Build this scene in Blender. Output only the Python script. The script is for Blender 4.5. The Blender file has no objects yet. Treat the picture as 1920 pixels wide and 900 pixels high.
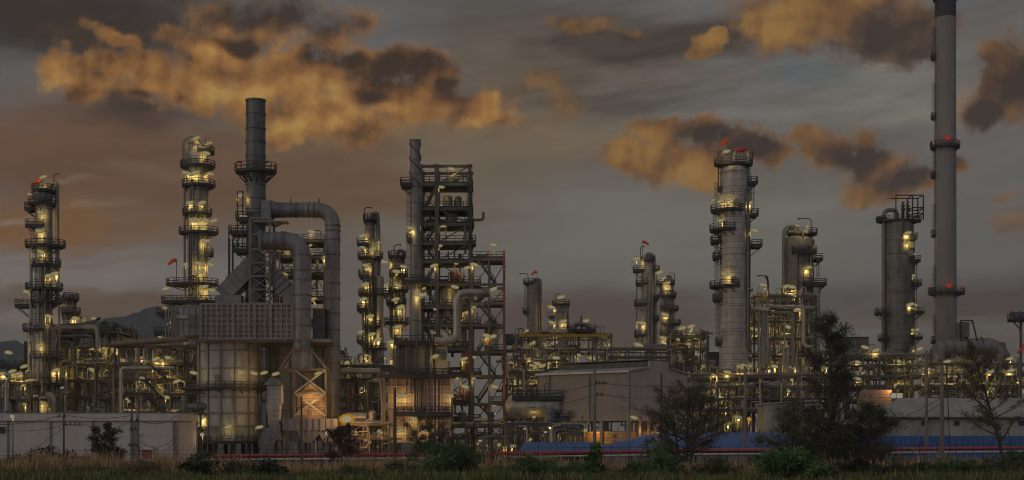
import bpy, math, random
import numpy as np
from mathutils import Vector

# ------------------------------------------------------------------ scene frame
F = 2666.667          # focal length in photo pixels (50 mm lens on a 36 mm sensor)
HC = 4.0              # camera height
HY = 825.0            # horizon row in the photograph
scene = bpy.context.scene
col = scene.collection
R = random.Random(7)

def PX(px, D): return (px - 960.0) * D / F
def PZ(py, D): return HC + (HY - py) * D / F
def P(px, py, D): return Vector((PX(px, D), D, PZ(py, D)))

# ------------------------------------------------------------------ mesh builder
class MB:
    def __init__(s):
        s.v = []; s.f = []; s.m = []
    def add(s, vs, fs, mi=0):
        b = len(s.v)
        s.v.extend([tuple(v) for v in vs])
        for f in fs:
            s.f.append(tuple(b + i for i in f)); s.m.append(mi)
    def hexa(s, p, mi=0):      # 8 corners: bottom ring 0-3, top ring 4-7
        s.add(p, [(3,2,1,0),(4,5,6,7),(0,1,5,4),(1,2,6,5),(2,3,7,6),(3,0,4,7)], mi)
    def box(s, c, h, rz=0.0, mi=0):
        cx, cy, cz = c; hx, hy, hz = h
        ca, sa = math.cos(rz), math.sin(rz)
        q = []
        for z in (-hz, hz):
            for x, y in ((-hx,-hy),(hx,-hy),(hx,hy),(-hx,hy)):
                q.append((cx + x*ca - y*sa, cy + x*sa + y*ca, cz + z))
        s.hexa(q, mi)
    def bb(s, x0, x1, y0, y1, z0, z1, mi=0):
        s.box(((x0+x1)/2,(y0+y1)/2,(z0+z1)/2), (abs(x1-x0)/2,abs(y1-y0)/2,abs(z1-z0)/2), 0, mi)
    def beam(s, a, b, w, h=None, mi=0):
        a = Vector(a); b = Vector(b); h = h or w
        d = b - a
        if d.length < 1e-5: return
        d.normalize()
        up = Vector((0,0,1)) if abs(d.z) < 0.95 else Vector((0,1,0))
        x = d.cross(up).normalized(); y = x.cross(d).normalized()
        q = []
        for p in (a, b):
            for sx, sy in ((-1,-1),(1,-1),(1,1),(-1,1)):
                q.append(p + x*(sx*w/2) + y*(sy*h/2))
        s.hexa(q, mi)
    def sweep(s, pts, r, n=8, mi=0, cap=True, closed=False):
        pts = [Vector(p) for p in pts]
        rr = r if isinstance(r, (list, tuple)) else [r]*len(pts)
        N = len(pts); b = len(s.v); pn = None
        for i, p in enumerate(pts):
            if closed: d = pts[(i+1) % N] - pts[i-1]
            else: d = pts[min(i+1, N-1)] - pts[max(i-1, 0)]
            if d.length < 1e-6: d = Vector((0,0,1))
            d.normalize()
            if pn is None:
                u = Vector((0,0,1)) if abs(d.z) < 0.9 else Vector((1,0,0))
                pn = (u - d*u.dot(d)).normalized()
            else:
                q = pn - d*pn.dot(d)
                if q.length > 1e-6: pn = q.normalized()
            bn = d.cross(pn)
            for k in range(n):
                a = 2*math.pi*k/n
                s.v.append(tuple(p + (pn*math.cos(a) + bn*math.sin(a))*rr[i]))
        for i in range(N if closed else N-1):
            j = (i+1) % N
            for k in range(n):
                l = (k+1) % n
                s.f.append((b+i*n+k, b+i*n+l, b+j*n+l, b+j*n+k)); s.m.append(mi)
        if cap and not closed:
            s.f.append(tuple(b+k for k in reversed(range(n)))); s.m.append(mi)
            s.f.append(tuple(b+(N-1)*n+k for k in range(n))); s.m.append(mi)
    def pipe(s, pts, r, n=8, bend=None, mi=0, flange=0.0):
        pts = [Vector(p) for p in pts]; bend = bend or r*3.0
        out = [pts[0]]
        for i in range(1, len(pts)-1):
            a, p, c = pts[i-1], pts[i], pts[i+1]
            t = min(bend, (p-a).length*0.49, (c-p).length*0.49)
            p0 = p + (a-p).normalized()*t; p1 = p + (c-p).normalized()*t
            K = 6
            for k in range(K+1):
                u = k/K
                out.append(p0*((1-u)**2) + p*(2*u*(1-u)) + p1*(u*u))
        out.append(pts[-1])
        s.sweep(out, r, n, mi)
        if flange:
            for i in range(len(pts)-1):
                d = pts[i+1]-pts[i]; L = d.length; m = int(L/flange)
                for k in range(1, m+1):
                    c = pts[i] + d*(k/(m+1)); dn = d.normalized()
                    s.sweep([c-dn*0.09, c+dn*0.09], r*1.12+0.02, n, mi)
    def lathe(s, prof, c, n=28, mi=0):   # prof: (radius, z)
        b = len(s.v); cx, cy = c
        for r, z in prof:
            for k in range(n):
                a = 2*math.pi*k/n
                s.v.append((cx + r*math.cos(a), cy + r*math.sin(a), z))
        for i in range(len(prof)-1):
            for k in range(n):
                l = (k+1) % n
                s.f.append((b+i*n+k, b+i*n+l, b+(i+1)*n+l, b+(i+1)*n+k)); s.m.append(mi)
        s.f.append(tuple(b+k for k in reversed(range(n)))); s.m.append(mi)
        s.f.append(tuple(b+(len(prof)-1)*n+k for k in range(n))); s.m.append(mi)
    def slab(s, poly, z0, z1, mi=0):
        n = len(poly)
        vs = [(x,y,z0) for x,y in poly] + [(x,y,z1) for x,y in poly]
        fs = [tuple(reversed(range(n))), tuple(range(n,2*n))] + [(i,(i+1)%n,n+(i+1)%n,n+i) for i in range(n)]
        s.add(vs, fs, mi)
    def ellipsoid(s, c, r, n=10, m=6, mi=0):
        c = Vector(c)
        prof = [(math.sin(math.pi*j/m), -math.cos(math.pi*j/m)) for j in range(m+1)]
        b = len(s.v)
        for q, z in prof:
            for k in range(n):
                a = 2*math.pi*k/n
                s.v.append((c.x+r[0]*max(q,0.02)*math.cos(a), c.y+r[1]*max(q,0.02)*math.sin(a), c.z+r[2]*z))
        for i in range(m):
            for k in range(n):
                l=(k+1)%n
                s.f.append((b+i*n+k,b+i*n+l,b+(i+1)*n+l,b+(i+1)*n+k)); s.m.append(mi)
    def build(s, name, mats, parent=None, smooth=True, angle=38):
        if not s.v: return None
        o0 = Vector((0,0,0))
        if parent is not None:
            o0 = world_loc(parent)
        me = bpy.data.meshes.new(name)
        v = np.array(s.v, dtype=np.float64) - np.array(o0)
        me.from_pydata(v.tolist(), [], s.f)
        for m in (mats if isinstance(mats, (list, tuple)) else [mats]): me.materials.append(m)
        me.polygons.foreach_set('material_index', s.m)
        if smooth:
            me.polygons.foreach_set('use_smooth', [True]*len(me.polygons))
            me.set_sharp_from_angle(angle=math.radians(angle))
        me.update()
        o = bpy.data.objects.new(name, me); col.objects.link(o)
        if parent is not None: o.parent = parent
        return o

def world_loc(o):
    v = Vector((0,0,0))
    while o is not None:
        v += o.location; o = o.parent
    return v

def tag(o, label=None, cat=None, group=None, kind=None):
    if label: o['label'] = label
    if cat: o['category'] = cat
    if group: o['group'] = group
    if kind: o['kind'] = kind
    return o

def thing(name, label, cat, loc, group=None):
    o = bpy.data.objects.new(name, None); col.objects.link(o)
    o.location = loc; o.empty_display_size = 0.5
    return tag(o, label, cat, group)

# ------------------------------------------------------------------ materials
def srgb(r, g, b):
    f = lambda c: (c/255/12.92) if c/255 <= 0.04045 else ((c/255+0.055)/1.055)**2.4
    return (f(r), f(g), f(b), 1)

class NT:
    def __init__(s, nt): s.nt = nt; s.L = nt.links
    def n(s, t, **k):
        x = s.nt.nodes.new(t)
        for a, b in k.items(): setattr(x, a, b)
        return x
    def val(s, sock, v):
        if isinstance(v, (int, float)): sock.default_value = v
        elif isinstance(v, (tuple, list)): sock.default_value = v
        else: s.L.new(v, sock)
    def math(s, op, a, b=0.0, c=0.0, clamp=False):
        x = s.n('ShaderNodeMath', operation=op, use_clamp=clamp)
        for i, q in enumerate((a, b, c)): s.val(x.inputs[i], q)
        return x.outputs[0]
    def mix(s, f, a, b, mode='MIX'):
        x = s.n('ShaderNodeMix', data_type='RGBA', blend_type=mode)
        s.val(x.inputs[0], f); s.val(x.inputs[6], a); s.val(x.inputs[7], b)
        return x.outputs[2]
    def comb(s, x, y, z=0.0):
        c = s.n('ShaderNodeCombineXYZ')
        for i, q in enumerate((x, y, z)): s.val(c.inputs[i], q)
        return c.outputs[0]
    def sep(s, v):
        c = s.n('ShaderNodeSeparateXYZ'); s.L.new(v, c.inputs[0]); return c.outputs
    def vmul(s, v, t):
        c = s.n('ShaderNodeVectorMath', operation='MULTIPLY'); s.L.new(v, c.inputs[0]); s.val(c.inputs[1], t); return c.outputs[0]
    def vadd(s, v, t):
        c = s.n('ShaderNodeVectorMath', operation='ADD'); s.L.new(v, c.inputs[0]); s.val(c.inputs[1], t); return c.outputs[0]
    def noise(s, v, scale, detail=4, rough=0.55, dist=0.0):
        x = s.n('ShaderNodeTexNoise'); s.L.new(v, x.inputs['Vector'])
        x.inputs['Scale'].default_value = scale; x.inputs['Detail'].default_value = detail
        x.inputs['Roughness'].default_value = rough; x.inputs['Distortion'].default_value = dist
        return x.outputs['Fac']
    def smooth(s, v, a, b, o0=0.0, o1=1.0):
        x = s.n('ShaderNodeMapRange', interpolation_type='SMOOTHSTEP')
        s.val(x.inputs[0], v); x.inputs[1].default_value = a; x.inputs[2].default_value = b
        x.inputs[3].default_value = o0; x.inputs[4].default_value = o1
        return x.outputs[0]

def mat(name, base, rough=0.6, metal=0.0, var=0.35, scale=0.6, streak=True, tint=None, brick=None, wave=None, bump=0.0, stain=None):
    m = bpy.data.materials.new(name); m.use_nodes = True
    t = NT(m.node_tree); bs = m.node_tree.nodes['Principled BSDF']
    tc = t.n('ShaderNodeTexCoord').outputs['Object']
    base = tuple(base)[:3]
    lo = tuple(c*(1-var) for c in base) + (1,); hi = tuple(min(1, c*(1+var*0.6)) for c in base) + (1,)
    v = t.vmul(tc, (1, 1, 0.22 if streak else 1))
    n1 = t.noise(v, scale, 6, 0.65, 0.4)
    c = t.mix(t.smooth(n1, 0.3, 0.7), lo, hi)
    n2 = t.noise(tc, scale*7, 3, 0.6)
    c = t.mix(t.math('MULTIPLY', t.smooth(n2, 0.45, 0.75), 0.35), c, tuple(x*0.62 for x in base)+(1,))
    if stain:
        n3 = t.noise(t.vmul(tc, (1,1,0.12)), scale*1.7, 5, 0.7, 0.8)
        c = t.mix(t.smooth(n3, 0.56, 0.72), c, tuple(stain)+(1,))
    h = None
    if brick:
        x, y, z = t.sep(tc)
        u = t.math('MULTIPLY', t.math('ARCTAN2', y, x), brick[2]) if len(brick) > 2 else t.math('ADD', x, y)
        br = t.n('ShaderNodeTexBrick'); t.L.new(t.comb(u, z), br.inputs['Vector'])
        br.inputs['Scale'].default_value = 1.0; br.inputs['Brick Width'].default_value = brick[0]
        br.inputs['Row Height'].default_value = brick[1]; br.inputs['Mortar Size'].default_value = 0.055
        br.inputs['Mortar Smooth'].default_value = 0.4
        br.inputs['Color1'].default_value = (1,1,1,1); br.inputs['Color2'].default_value = (0.80,0.80,0.81,1)
        br.inputs['Mortar'].default_value = (0.35,0.34,0.33,1)
        c = t.mix(1.0, c, br.outputs['Color'], 'MULTIPLY')
    if wave:
        x, y, z = t.sep(tc)
        s = t.math('SINE', t.math('MULTIPLY', t.math('ADD', t.math('MULTIPLY', x, wave[1]), t.math('MULTIPLY', y, wave[2])), 2*math.pi/wave[0]))
        h = s
    if bump:
        h = n2
    if h is not None:
        b = t.n('ShaderNodeBump'); b.inputs['Strength'].default_value = bump or 0.6; b.inputs['Distance'].default_value = 0.08
        t.L.new(h, b.inputs['Height']); t.L.new(b.outputs[0], bs.inputs['Normal'])
    t.L.new(c, bs.inputs['Base Color'])
    r = t.smooth(n1, 0.2, 0.8, max(0.1, rough-0.12), min(1, rough+0.15))
    t.L.new(r, bs.inputs['Roughness'])
    bs.inputs['Metallic'].default_value = metal
    return m

def emit(name, c, s):
    m = bpy.data.materials.new(name); m.use_nodes = True
    nt = m.node_tree; nt.nodes.clear()
    e = nt.nodes.new('ShaderNodeEmission'); o = nt.nodes.new('ShaderNodeOutputMaterial')
    e.inputs[0].default_value = tuple(c)+(1,); e.inputs[1].default_value = s
    nt.links.new(e.outputs[0], o.inputs[0])
    return m

M = {}
M['shell']   = mat('column_cladding', (0.35,0.325,0.31), 0.5, 0.2, 0.4, 0.7, brick=(3.2,1.15,2.4), stain=(0.15,0.115,0.095))
M['shellbig']= mat('column_cladding_wide', (0.43,0.395,0.38), 0.5, 0.15, 0.32, 0.6, brick=(3.4,1.3,3.0), stain=(0.22,0.175,0.15))
M['shelldk'] = mat('grey_painted_shell', (0.20,0.19,0.19), 0.55, 0.15, 0.42, 0.6, brick=(4.0,1.8,3.0), stain=(0.10,0.085,0.08))
M['stack']   = mat('weathered_stack_steel', (0.145,0.145,0.15), 0.5, 0.3, 0.5, 0.7, stain=(0.07,0.065,0.065))
M['duct']    = mat('duct_plate', (0.215,0.205,0.21), 0.48, 0.3, 0.35, 0.5, stain=(0.11,0.10,0.10))
M['heater']  = mat('heater_plate', (0.36,0.34,0.335), 0.6, 0.1, 0.35, 0.4, stain=(0.12,0.11,0.10))
M['gridbar'] = mat('panel_stiffener_steel', (0.235,0.21,0.20), 0.6, 0.1, 0.3, 0.6)
M['gridpan'] = mat('panel_recess_steel', (0.20,0.175,0.165), 0.7, 0.05, 0.35, 0.6)
M['rib']     = mat('heater_rib_steel', (0.19,0.18,0.175), 0.6, 0.1, 0.3, 0.6)
M['grid']    = mat('stiffened_panel_steel', (0.21,0.19,0.175), 0.6, 0.1, 0.35, 0.6, stain=(0.10,0.085,0.075))
M['conc']    = mat('chimney_concrete', (0.25,0.235,0.235), 0.8, 0, 0.16, 0.25, stain=(0.19,0.175,0.17))
M['concdk']  = mat('chimney_dark_band', (0.055,0.058,0.07), 0.7, 0, 0.4, 0.4)
M['dark']    = mat('dark_painted_steel', (0.040,0.040,0.045), 0.55, 0.2, 0.4, 1.0)
M['steel']   = mat('grey_structural_steel', (0.105,0.10,0.095), 0.55, 0.2, 0.4, 0.8)
M['steelb']  = mat('brown_structural_steel', (0.12,0.095,0.07), 0.6, 0.1, 0.4, 0.8)
M['pipeal']  = mat('aluminium_pipe_jacket', (0.36,0.335,0.30), 0.42, 0.4, 0.35, 0.7)
M['pipegr']  = mat('grey_pipe_paint', (0.19,0.18,0.165), 0.5, 0.15, 0.35, 0.7)
M['pipebr']  = mat('brown_pipe_paint', (0.20,0.145,0.10), 0.55, 0.1, 0.35, 0.7)
M['pipedk']  = mat('dark_pipe_paint', (0.075,0.07,0.07), 0.5, 0.2, 0.35, 0.7)
M['rust']    = mat('rusty_red_steel', (0.20,0.065,0.045), 0.65, 0, 0.4, 0.8)
M['pink']    = mat('furnace_panel', (0.27,0.20,0.18), 0.6, 0.05, 0.3, 0.5, stain=(0.22,0.15,0.12))
M['pinkrib'] = mat('furnace_rib', (0.44,0.335,0.30), 0.6, 0.05, 0.25, 0.6)
M['orange']  = mat('buff_panel', (0.50,0.36,0.22), 0.6, 0, 0.25, 0.6, brick=(2.0,0.55))
M['wall']    = mat('pale_grey_wall', (0.52,0.475,0.465), 0.75, 0, 0.12, 0.25, stain=(0.43,0.385,0.375))
M['trim']    = mat('wall_trim', (0.20,0.20,0.215), 0.6, 0, 0.2, 0.5)
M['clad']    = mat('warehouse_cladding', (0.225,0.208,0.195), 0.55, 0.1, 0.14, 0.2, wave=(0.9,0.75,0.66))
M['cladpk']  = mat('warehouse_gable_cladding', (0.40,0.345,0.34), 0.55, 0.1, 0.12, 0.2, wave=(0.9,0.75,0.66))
M['roofgr']  = mat('grey_roof_sheet', (0.36,0.33,0.33), 0.5, 0.15, 0.22, 0.3, wave=(0.8,1,0))
M['roofdk']  = mat('dark_roof_sheet', (0.13,0.13,0.13), 0.6, 0.1, 0.3, 0.3)
M['blue']    = mat('blue_roof_sheet', (0.05,0.125,0.34), 0.7, 0.0, 0.16, 0.3, wave=(0.8,1,0.2))
M['red']     = mat('red_pipe_paint', (0.42,0.055,0.065), 0.45, 0, 0.25, 0.6)
M['white']   = mat('white_pipe_paint', (0.55,0.53,0.52), 0.5, 0, 0.25, 0.6)
M['pole']    = mat('concrete_pole', (0.23,0.21,0.195), 0.8, 0, 0.25, 0.8)
M['polebr']  = mat('brown_timber_pole', (0.115,0.085,0.07), 0.85, 0, 0.3, 0.8)
M['wire']    = mat('black_cable', (0.02,0.02,0.022), 0.6, 0, 0.1, 1)
M['sock']    = mat('orange_windsock', (0.75,0.10,0.03), 0.7, 0, 0.2, 1)
M['equipbl'] = mat('grey_equipment', (0.14,0.145,0.15), 0.55, 0.1, 0.3, 0.7)
M['tarp']    = mat('grey_tarpaulin', (0.15,0.16,0.15), 0.8, 0, 0.35, 0.8)
M['glassdk'] = mat('dark_window_glass_and_shade', (0.015,0.016,0.02), 0.2, 0, 0.1, 1)
M['yellow']  = mat('yellow_sign', (0.40,0.26,0.03), 0.6, 0, 0.2, 1)
M['lamp_core'] = emit('lamp_lens', (1.0,0.95,0.84), 0.225)
M['lamp_halo']  = emit('lamp_halo', (1.0,0.70,0.03), 0.20)  # emissive rim added around the lens to imitate its glow
M['lamp_big']  = emit('floodlight_lens', (1.0,0.90,0.66), 0.27)
M['lamp_glare'] = emit('floodlight_glare', (1.0,0.88,0.62), 0.30)
M['glare_halo'] = emit('floodlight_halo', (1.0,0.50,0.03), 0.34)  # emissive shell added to imitate the floodlight's orange halo
M['lamp_or']   = emit('sodium_lens', (1.0,0.48,0.07), 0.42)
M['lamp_red']  = emit('beacon_lens', (1.0,0.06,0.04), 0.30)
# ------------------------------------------------------------------ lamps
LAMPS = []      # (x, y, kind) in photo pixels: every lit luminaire of the photograph
def lamps(s):
    for w in s.split():
        a = w.split(',')
        LAMPS.append([float(a[0]), float(a[1]), a[2] if len(a) > 2 else 'n'])
def take(x0, y0, x1, y1):
    r = [l for l in LAMPS if x0 <= l[0] <= x1 and y0 <= l[1] <= y1]
    for l in r: LAMPS.remove(l)
    return r

_lamp_mesh = {}
def lamp_mesh(kind, tilt):
    k = (kind, tilt)
    if k in _lamp_mesh: return _lamp_mesh[k]
    b = MB()
    if kind == 'o':      # round globe or floodlight head
        b.ellipsoid((0,0,0), (0.42,0.42,0.42), 12, 8, 1)
        b.sweep([(0,0.1,0.35),(0,0.1,0.62)], 0.12, 8, 0)
        b.sweep([(0,0.1,-2.2),(0,0.1,-0.35)], 0.05, 6, 0)
        ms = [M['dark'], M['lamp_big']]
    elif kind == 's':
        b.ellipsoid((0,0,0), (0.45,0.4,0.45), 12, 8, 1); b.sweep([(0,0.1,0.35),(0,0.1,0.65)], 0.14, 8, 0)
        b.sweep([(0,0.1,-2.2),(0,0.1,-0.35)], 0.05, 6, 0)
        ms = [M['dark'], M['lamp_or']]
    elif kind == 'G':    # big floodlight globe inside an added emissive halo shell
        b.ellipsoid((0,-0.25,0), (1.0,0.5,0.62), 18, 12, 1); b.ellipsoid((0,0.1,0), (1.55,0.3,1.05), 18, 12, 2); b.box((0,0.62,0), (0.8,0.2,0.6), 0, 0)
        ms = [M['dark'], M['lamp_glare'], M['glare_halo']]
    elif kind == 'F':    # large floodlight bank
        for dx in (-0.62, 0.62):
            b.box((dx,0,0), (0.55,0.14,0.5), 0, 1); b.box((dx,0.2,0), (0.62,0.12,0.58), 0, 0)
        ms = [M['dark'], M['lamp_big']]
    else:                # tubular luminaire: bright lens, emissive rim imitating its glow halo, on a bent bracket
        L = 0.70 if kind == 'n' else 0.34
        ta = math.radians(tilt)
        ux, uz = math.cos(ta), math.sin(ta)
        def cap(L, r, ry, mi, dy, dz):
            tt = (-1,-0.93,-0.75,-0.45,0,0.45,0.75,0.93,1)
            pts = [Vector((ux*L*q, dy, uz*L*q+dz)) for q in tt]
            b.sweep(pts, [max(0.03, r*math.sqrt(max(0, 1-q*q))) for q in tt], 12, mi)
        k_ = 1.0 if kind == 'n' else 0.75
        cap(L, 0.25*k_, 1, 1, -0.14, -0.01)
        cap(L*1.26, 0.40*k_, 1, 2, 0.12, 0.02)
        hx = -ux*L*0.9
        b.pipe([(hx*0.3,0.25,0.1),(hx*1.3,0.3,0.12-uz*L*0.3),(hx*1.35,0.3,-2.0)], 0.05, 6, 0.4, 0)
        b.pipe([(0,0.2,0.12),(0,0.5,0.42),(0,1.75,0.42)], 0.045, 6, 0.3, 0)
        ms = [M['dark'], M['lamp_core'], M['lamp_halo']]
    me_o = b.build('lamp', ms)
    me = me_o.data; bpy.data.objects.remove(me_o)
    _lamp_mesh[k] = me
    return me

_lights = {}
def bulb(parent, loc, power, color, rad=0.25):
    k = (round(power), color)
    if k not in _lights:
        L = bpy.data.lights.new('lamp_light', 'POINT'); L.energy = power; L.color = color; L.shadow_soft_size = rad
        _lights[k] = L
    o = bpy.data.objects.new('lamp_light', _lights[k]); col.objects.link(o)
    o.location = loc; o.parent = parent
    return o

WARM = (1.0, 0.70, 0.20); SOD = (1.0, 0.42, 0.08)
POW = 1.0
def put_lamp(parent, x, y, D, kind='n', power=None):
    tl = R.choice((-14, -10, 12, 15, 18)) if kind in 'nm' else 0
    me = lamp_mesh(kind, tl)
    o = bpy.data.objects.new('lamp', me); col.objects.link(o)
    o.location = P(x, y, D) - world_loc(parent); o.parent = parent
    s = D/267.0*0.94
    o.scale = (s, s, s)
    if kind in 'FG': pw, c = 900, (1.0,0.50,0.14)
    elif kind == 's': pw, c = 110, SOD
    elif kind == 'o': pw, c = 90, (1.0,0.7,0.3)
    elif kind == 'm': pw, c = 70, WARM
    else: pw, c = 125, WARM
    bulb(o, (-0.3, 0.3, 1.5) if kind in 'FG' else (0.0, 0.25, -0.62), (power or pw)*POW*(D/267.0)**2, c)
    return o

def lamps_from(parent, box, D, depth=0.0, cx=None, r=None, power=None):
    for x, y, k in take(*box):
        if cx is not None and abs(x-cx) < r*1.05:
            d = D - math.sqrt(max(0, (r*1.05)**2-(x-cx)**2))*D/F - 1.3
        elif cx is not None: d = D - 1.0
        else: d = D - 0.8 + depth*R.random()**2
        put_lamp(parent, x, y, d, k, power)

# ------------------------------------------------------------------ railings, platforms, ladders, stairs
def rail_into(b, pts, z, closed=True, h=1.15, sp=1.35, t=0.115):
    n = len(pts)
    for i in range(n if closed else n-1):
        a = pts[i]; c = pts[(i+1) % n]
        for hh in (h, h*0.55):
            b.beam((a[0],a[1],z+hh), (c[0],c[1],z+hh), t, t)
        b.beam((a[0],a[1],z+0.12), (c[0],c[1],z+0.12), 0.05, 0.22)
        L = math.hypot(c[0]-a[0], c[1]-a[1]); m = max(1, round(L/sp))
        for k in range(m + (0 if closed else (1 if i == n-2 else 0))):
            u = k/m; x = a[0]+(c[0]-a[0])*u; y = a[1]+(c[1]-a[1])*u
            b.beam((x,y,z), (x,y,z+h), t, t)

def platform(t, xl, xr, y, D, dep=3.0, ring=None, rail=True, name='platform', yc=None, thick=0.28):
    """deck with brackets; railing as its sub-part.  ring=(cx,r): an oval deck round a column"""
    x0, x1 = PX(xl, D), PX(xr, D); z = PZ(y, D); yc = D if yc is None else yc
    b = MB()
    if ring:
        cx, hw = (x0+x1)/2, (x1-x0)/2; hd = ring[1]*D/F + 1.15
        poly = [(cx+hw*math.cos(2*math.pi*k/16+0.2), yc+hd*math.sin(2*math.pi*k/16+0.2)) for k in range(16)]
        rc = PX(ring[0], D); rr = ring[1]*D/F
        for k in range(10):
            a = 2*math.pi*(k+0.5)/10
            ex, ey = cx+hw*0.93*math.cos(a), yc+hd*0.93*math.sin(a)
            b.beam((ex,ey,z-0.2), (rc+rr*0.98*math.cos(a), yc+rr*0.98*math.sin(a), z-1.35), 0.12)
    else:
        poly = [(x0,yc-dep),(x1,yc-dep),(x1,yc+dep),(x0,yc+dep)]
        L = x1-x0
        for sy in (-1, 1):
            b.beam((x0,yc+sy*dep*0.97,z-0.42), (x1,yc+sy*dep*0.97,z-0.42), 0.16, 0.3)
        b.beam(((x0+x1)/2,yc-dep*0.97,z-0.38), ((x0+x1)/2,yc+dep*0.97,z-0.38), 0.14, 0.26)
    b.slab(poly, z-thick, z)
    o = b.build(name, M['dark'], t)
    if rail:
        q = MB(); rail_into(q, poly, z); q.build('railing', M['dark'], o)
    return o

def bracketed(t, xl, xr, y, D, cx, r, dep=1.3, yc=None):
    """small side platform carried by diagonal brackets from the shell"""
    o = platform(t, xl, xr, y, D, dep, yc=yc)
    x0, x1 = PX(xl, D), PX(xr, D); z = PZ(y, D); yc = D if yc is None else yc
    out = x0 if abs(xl-cx) > abs(xr-cx) else x1
    inn = PX(cx + (r if out == x1 else -r)*0.9, D)
    for sy in (-0.8, 0.8):
        b = MB()
        b.beam((out,yc+sy*dep,z-0.3), (inn,yc+sy*dep,z-0.3-abs(out-inn)*0.8), 0.16)
        b.beam((out,yc+sy*dep,z-0.25), (inn,yc+sy*dep,z-0.25), 0.14)
        b.build('bracket', M['dark'], t)
    return o

def ladder(t, x, y0, y1, D, yo=0.0, cage=True):
    b = MB(); X = PX(x, D); z0, z1 = PZ(y1, D), PZ(y0, D); Y = D+yo
    for s in (-0.24, 0.24): b.beam((X+s,Y,z0), (X+s,Y,z1), 0.07)
    z = z0+0.3
    while z < z1: b.beam((X-0.24,Y,z), (X+0.24,Y,z), 0.05); z += 0.5
    if cage:
        for a in (-0.4, 0, 0.4): b.beam((X+a,Y-0.7+abs(a)*0.3,z0+2), (X+a,Y-0.7+abs(a)*0.3,z1), 0.05)
        z = z0+2
        while z < z1:
            b.beam((X-0.42,Y-0.55,z), (X+0.42,Y-0.55,z), 0.05); b.beam((X-0.42,Y,z), (X-0.42,Y-0.55,z), 0.05); b.beam((X+0.42,Y,z), (X+0.42,Y-0.55,z), 0.05); z += 1.3
    return b.build('ladder', M['dark'], t)

def stair(t, xa, ya, xb, yb, D, w=1.2, yo=0.0, m='dark'):
    b = MB(); A = P(xa, ya, D)+Vector((0,yo,0)); B = P(xb, yb, D)+Vector((0,yo,0))
    for s in (-w/2, w/2):
        d = Vector((0,s,0)); b.beam(A+d, B+d, 0.1, 0.34)
        u = Vector((0,0,1.05)); b.beam(A+d+u, B+d+u, 0.08); b.beam(A+d+u*0.5, B+d+u*0.5, 0.06)
        for k in range(6): p = A+(B-A)*(k/5)+d; b.beam(p, p+u, 0.07)
    n = max(4, int(abs(A.z-B.z)/0.3))
    for k in range(n):
        p = A+(B-A)*((k+0.5)/n); b.box(p, (0.15,w/2,0.03))
    return b.build('staircase', M[m], t)

def windsock(t, x, y, D, mast_y, dirx=-1, lamp=False):
    b = MB(); p = P(x, y, D); q = P(x, mast_y, D)
    b.sweep([q, p+Vector((0,0,0.5))], 0.07, 6, 0)
    s = MB()
    pts = [p+Vector((dirx*0.1,0,0.3)), p+Vector((dirx*0.7,0,0.15)), p+Vector((dirx*1.3,0,-0.25)), p+Vector((dirx*1.75,0,-0.75))]
    s.sweep(pts, [0.46,0.40,0.31,0.2], 10)
    o = b.build('windsock_mast', M['dark'], t); s.build('windsock', M['sock'], o)

def gooseneck_mast(t, x0, x1, ytop, ybot, D):
    """thin mast on (x1,ybot) that bends over to x0"""
    b = MB(); b.pipe([P(x1,ybot,D), P(x1,ytop,D), P(x0,ytop,D)], 0.10, 6, 0.7)
    b.sweep([P(x0,ytop,D), P(x0+(x1-x0)*0.12,ytop+0.5,D)], 0.2, 6)
    return b.build('davit', M['dark'], t)

def pipe_part(t, pts, r, m='pipegr', D=None, n=10, flange=0, bend=None, name='pipe', label=None):
    """pts: (px, py[, depth offset])"""
    b = MB(); q = []
    for p in pts:
        q.append(P(p[0], p[1], D) + Vector((0, p[2] if len(p) > 2 else 0, 0)))
    b.pipe(q, r, n, bend, 0, flange)
    o = b.build(name, M[m], t)
    if label: o['label'] = label
    return o

def shell_profile(R0, z0, z1, rings=(), top='dome', R1=None, skirt=True):
    R1 = R1 or R0; pr = []
    def rad(z): return R0 + (R1-R0)*(z-z0)/(z1-z0)
    pr.append((rad(z0), z0))
    for zr in sorted(rings):
        if z0 < zr < z1:
            r = rad(zr); pr += [(r, zr-0.12), (r+0.14, zr-0.10), (r+0.14, zr+0.10), (r, zr+0.12)]
    pr.append((rad(z1), z1))
    if top == 'dome':
        for k in range(1, 7):
            a = math.pi/2*k/6; pr.append((max(0.05, R1*math.cos(a)), z1+R1*0.55*math.sin(a)))
    elif top == 'open':
        pr += [(R1+0.15, z1), (R1+0.15, z1+0.25), (R1*0.9, z1+0.25), (R1*0.88, z1-2.5)]
    return pr

def column(name, label, cat, cx, r, ytop, D, mat='shell', rings=None, top='dome', r1=None, group=None, ybot=None):
    X = PX(cx, D); t = thing(name, label, cat, (X, D, 0), group)
    z1 = PZ(ytop, D); R0 = r*D/F; R1 = (r1 or r)*D/F
    if rings is None:
        rings = []; z = 6.0
        while z < z1-1: rings.append(z); z += 6.5 + R.random()*3
    else: rings = [PZ(y, D) for y in rings]
    b = MB(); b.lathe(shell_profile(R0, 0.0, z1, rings, top, R1), (X, D), 36)
    b.build('shell', M[mat], t)
    return t

def manway(t, x, y, D, cx, r, rad=0.5):
    b = MB(); R0 = r*D/F; dx = (x-cx)*D/F; yy = D - math.sqrt(max(0.1, R0*R0-dx*dx))
    c = Vector((PX(x,D), yy, PZ(y,D)))
    b.sweep([c+Vector((0,0.3,0)), c-Vector((0,0.45,0))], rad, 14); b.sweep([c-Vector((0,0.45,0)), c-Vector((0,0.6,0))], rad*1.3, 14)
    return b.build('manway', M['pipegr'], t)

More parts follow.
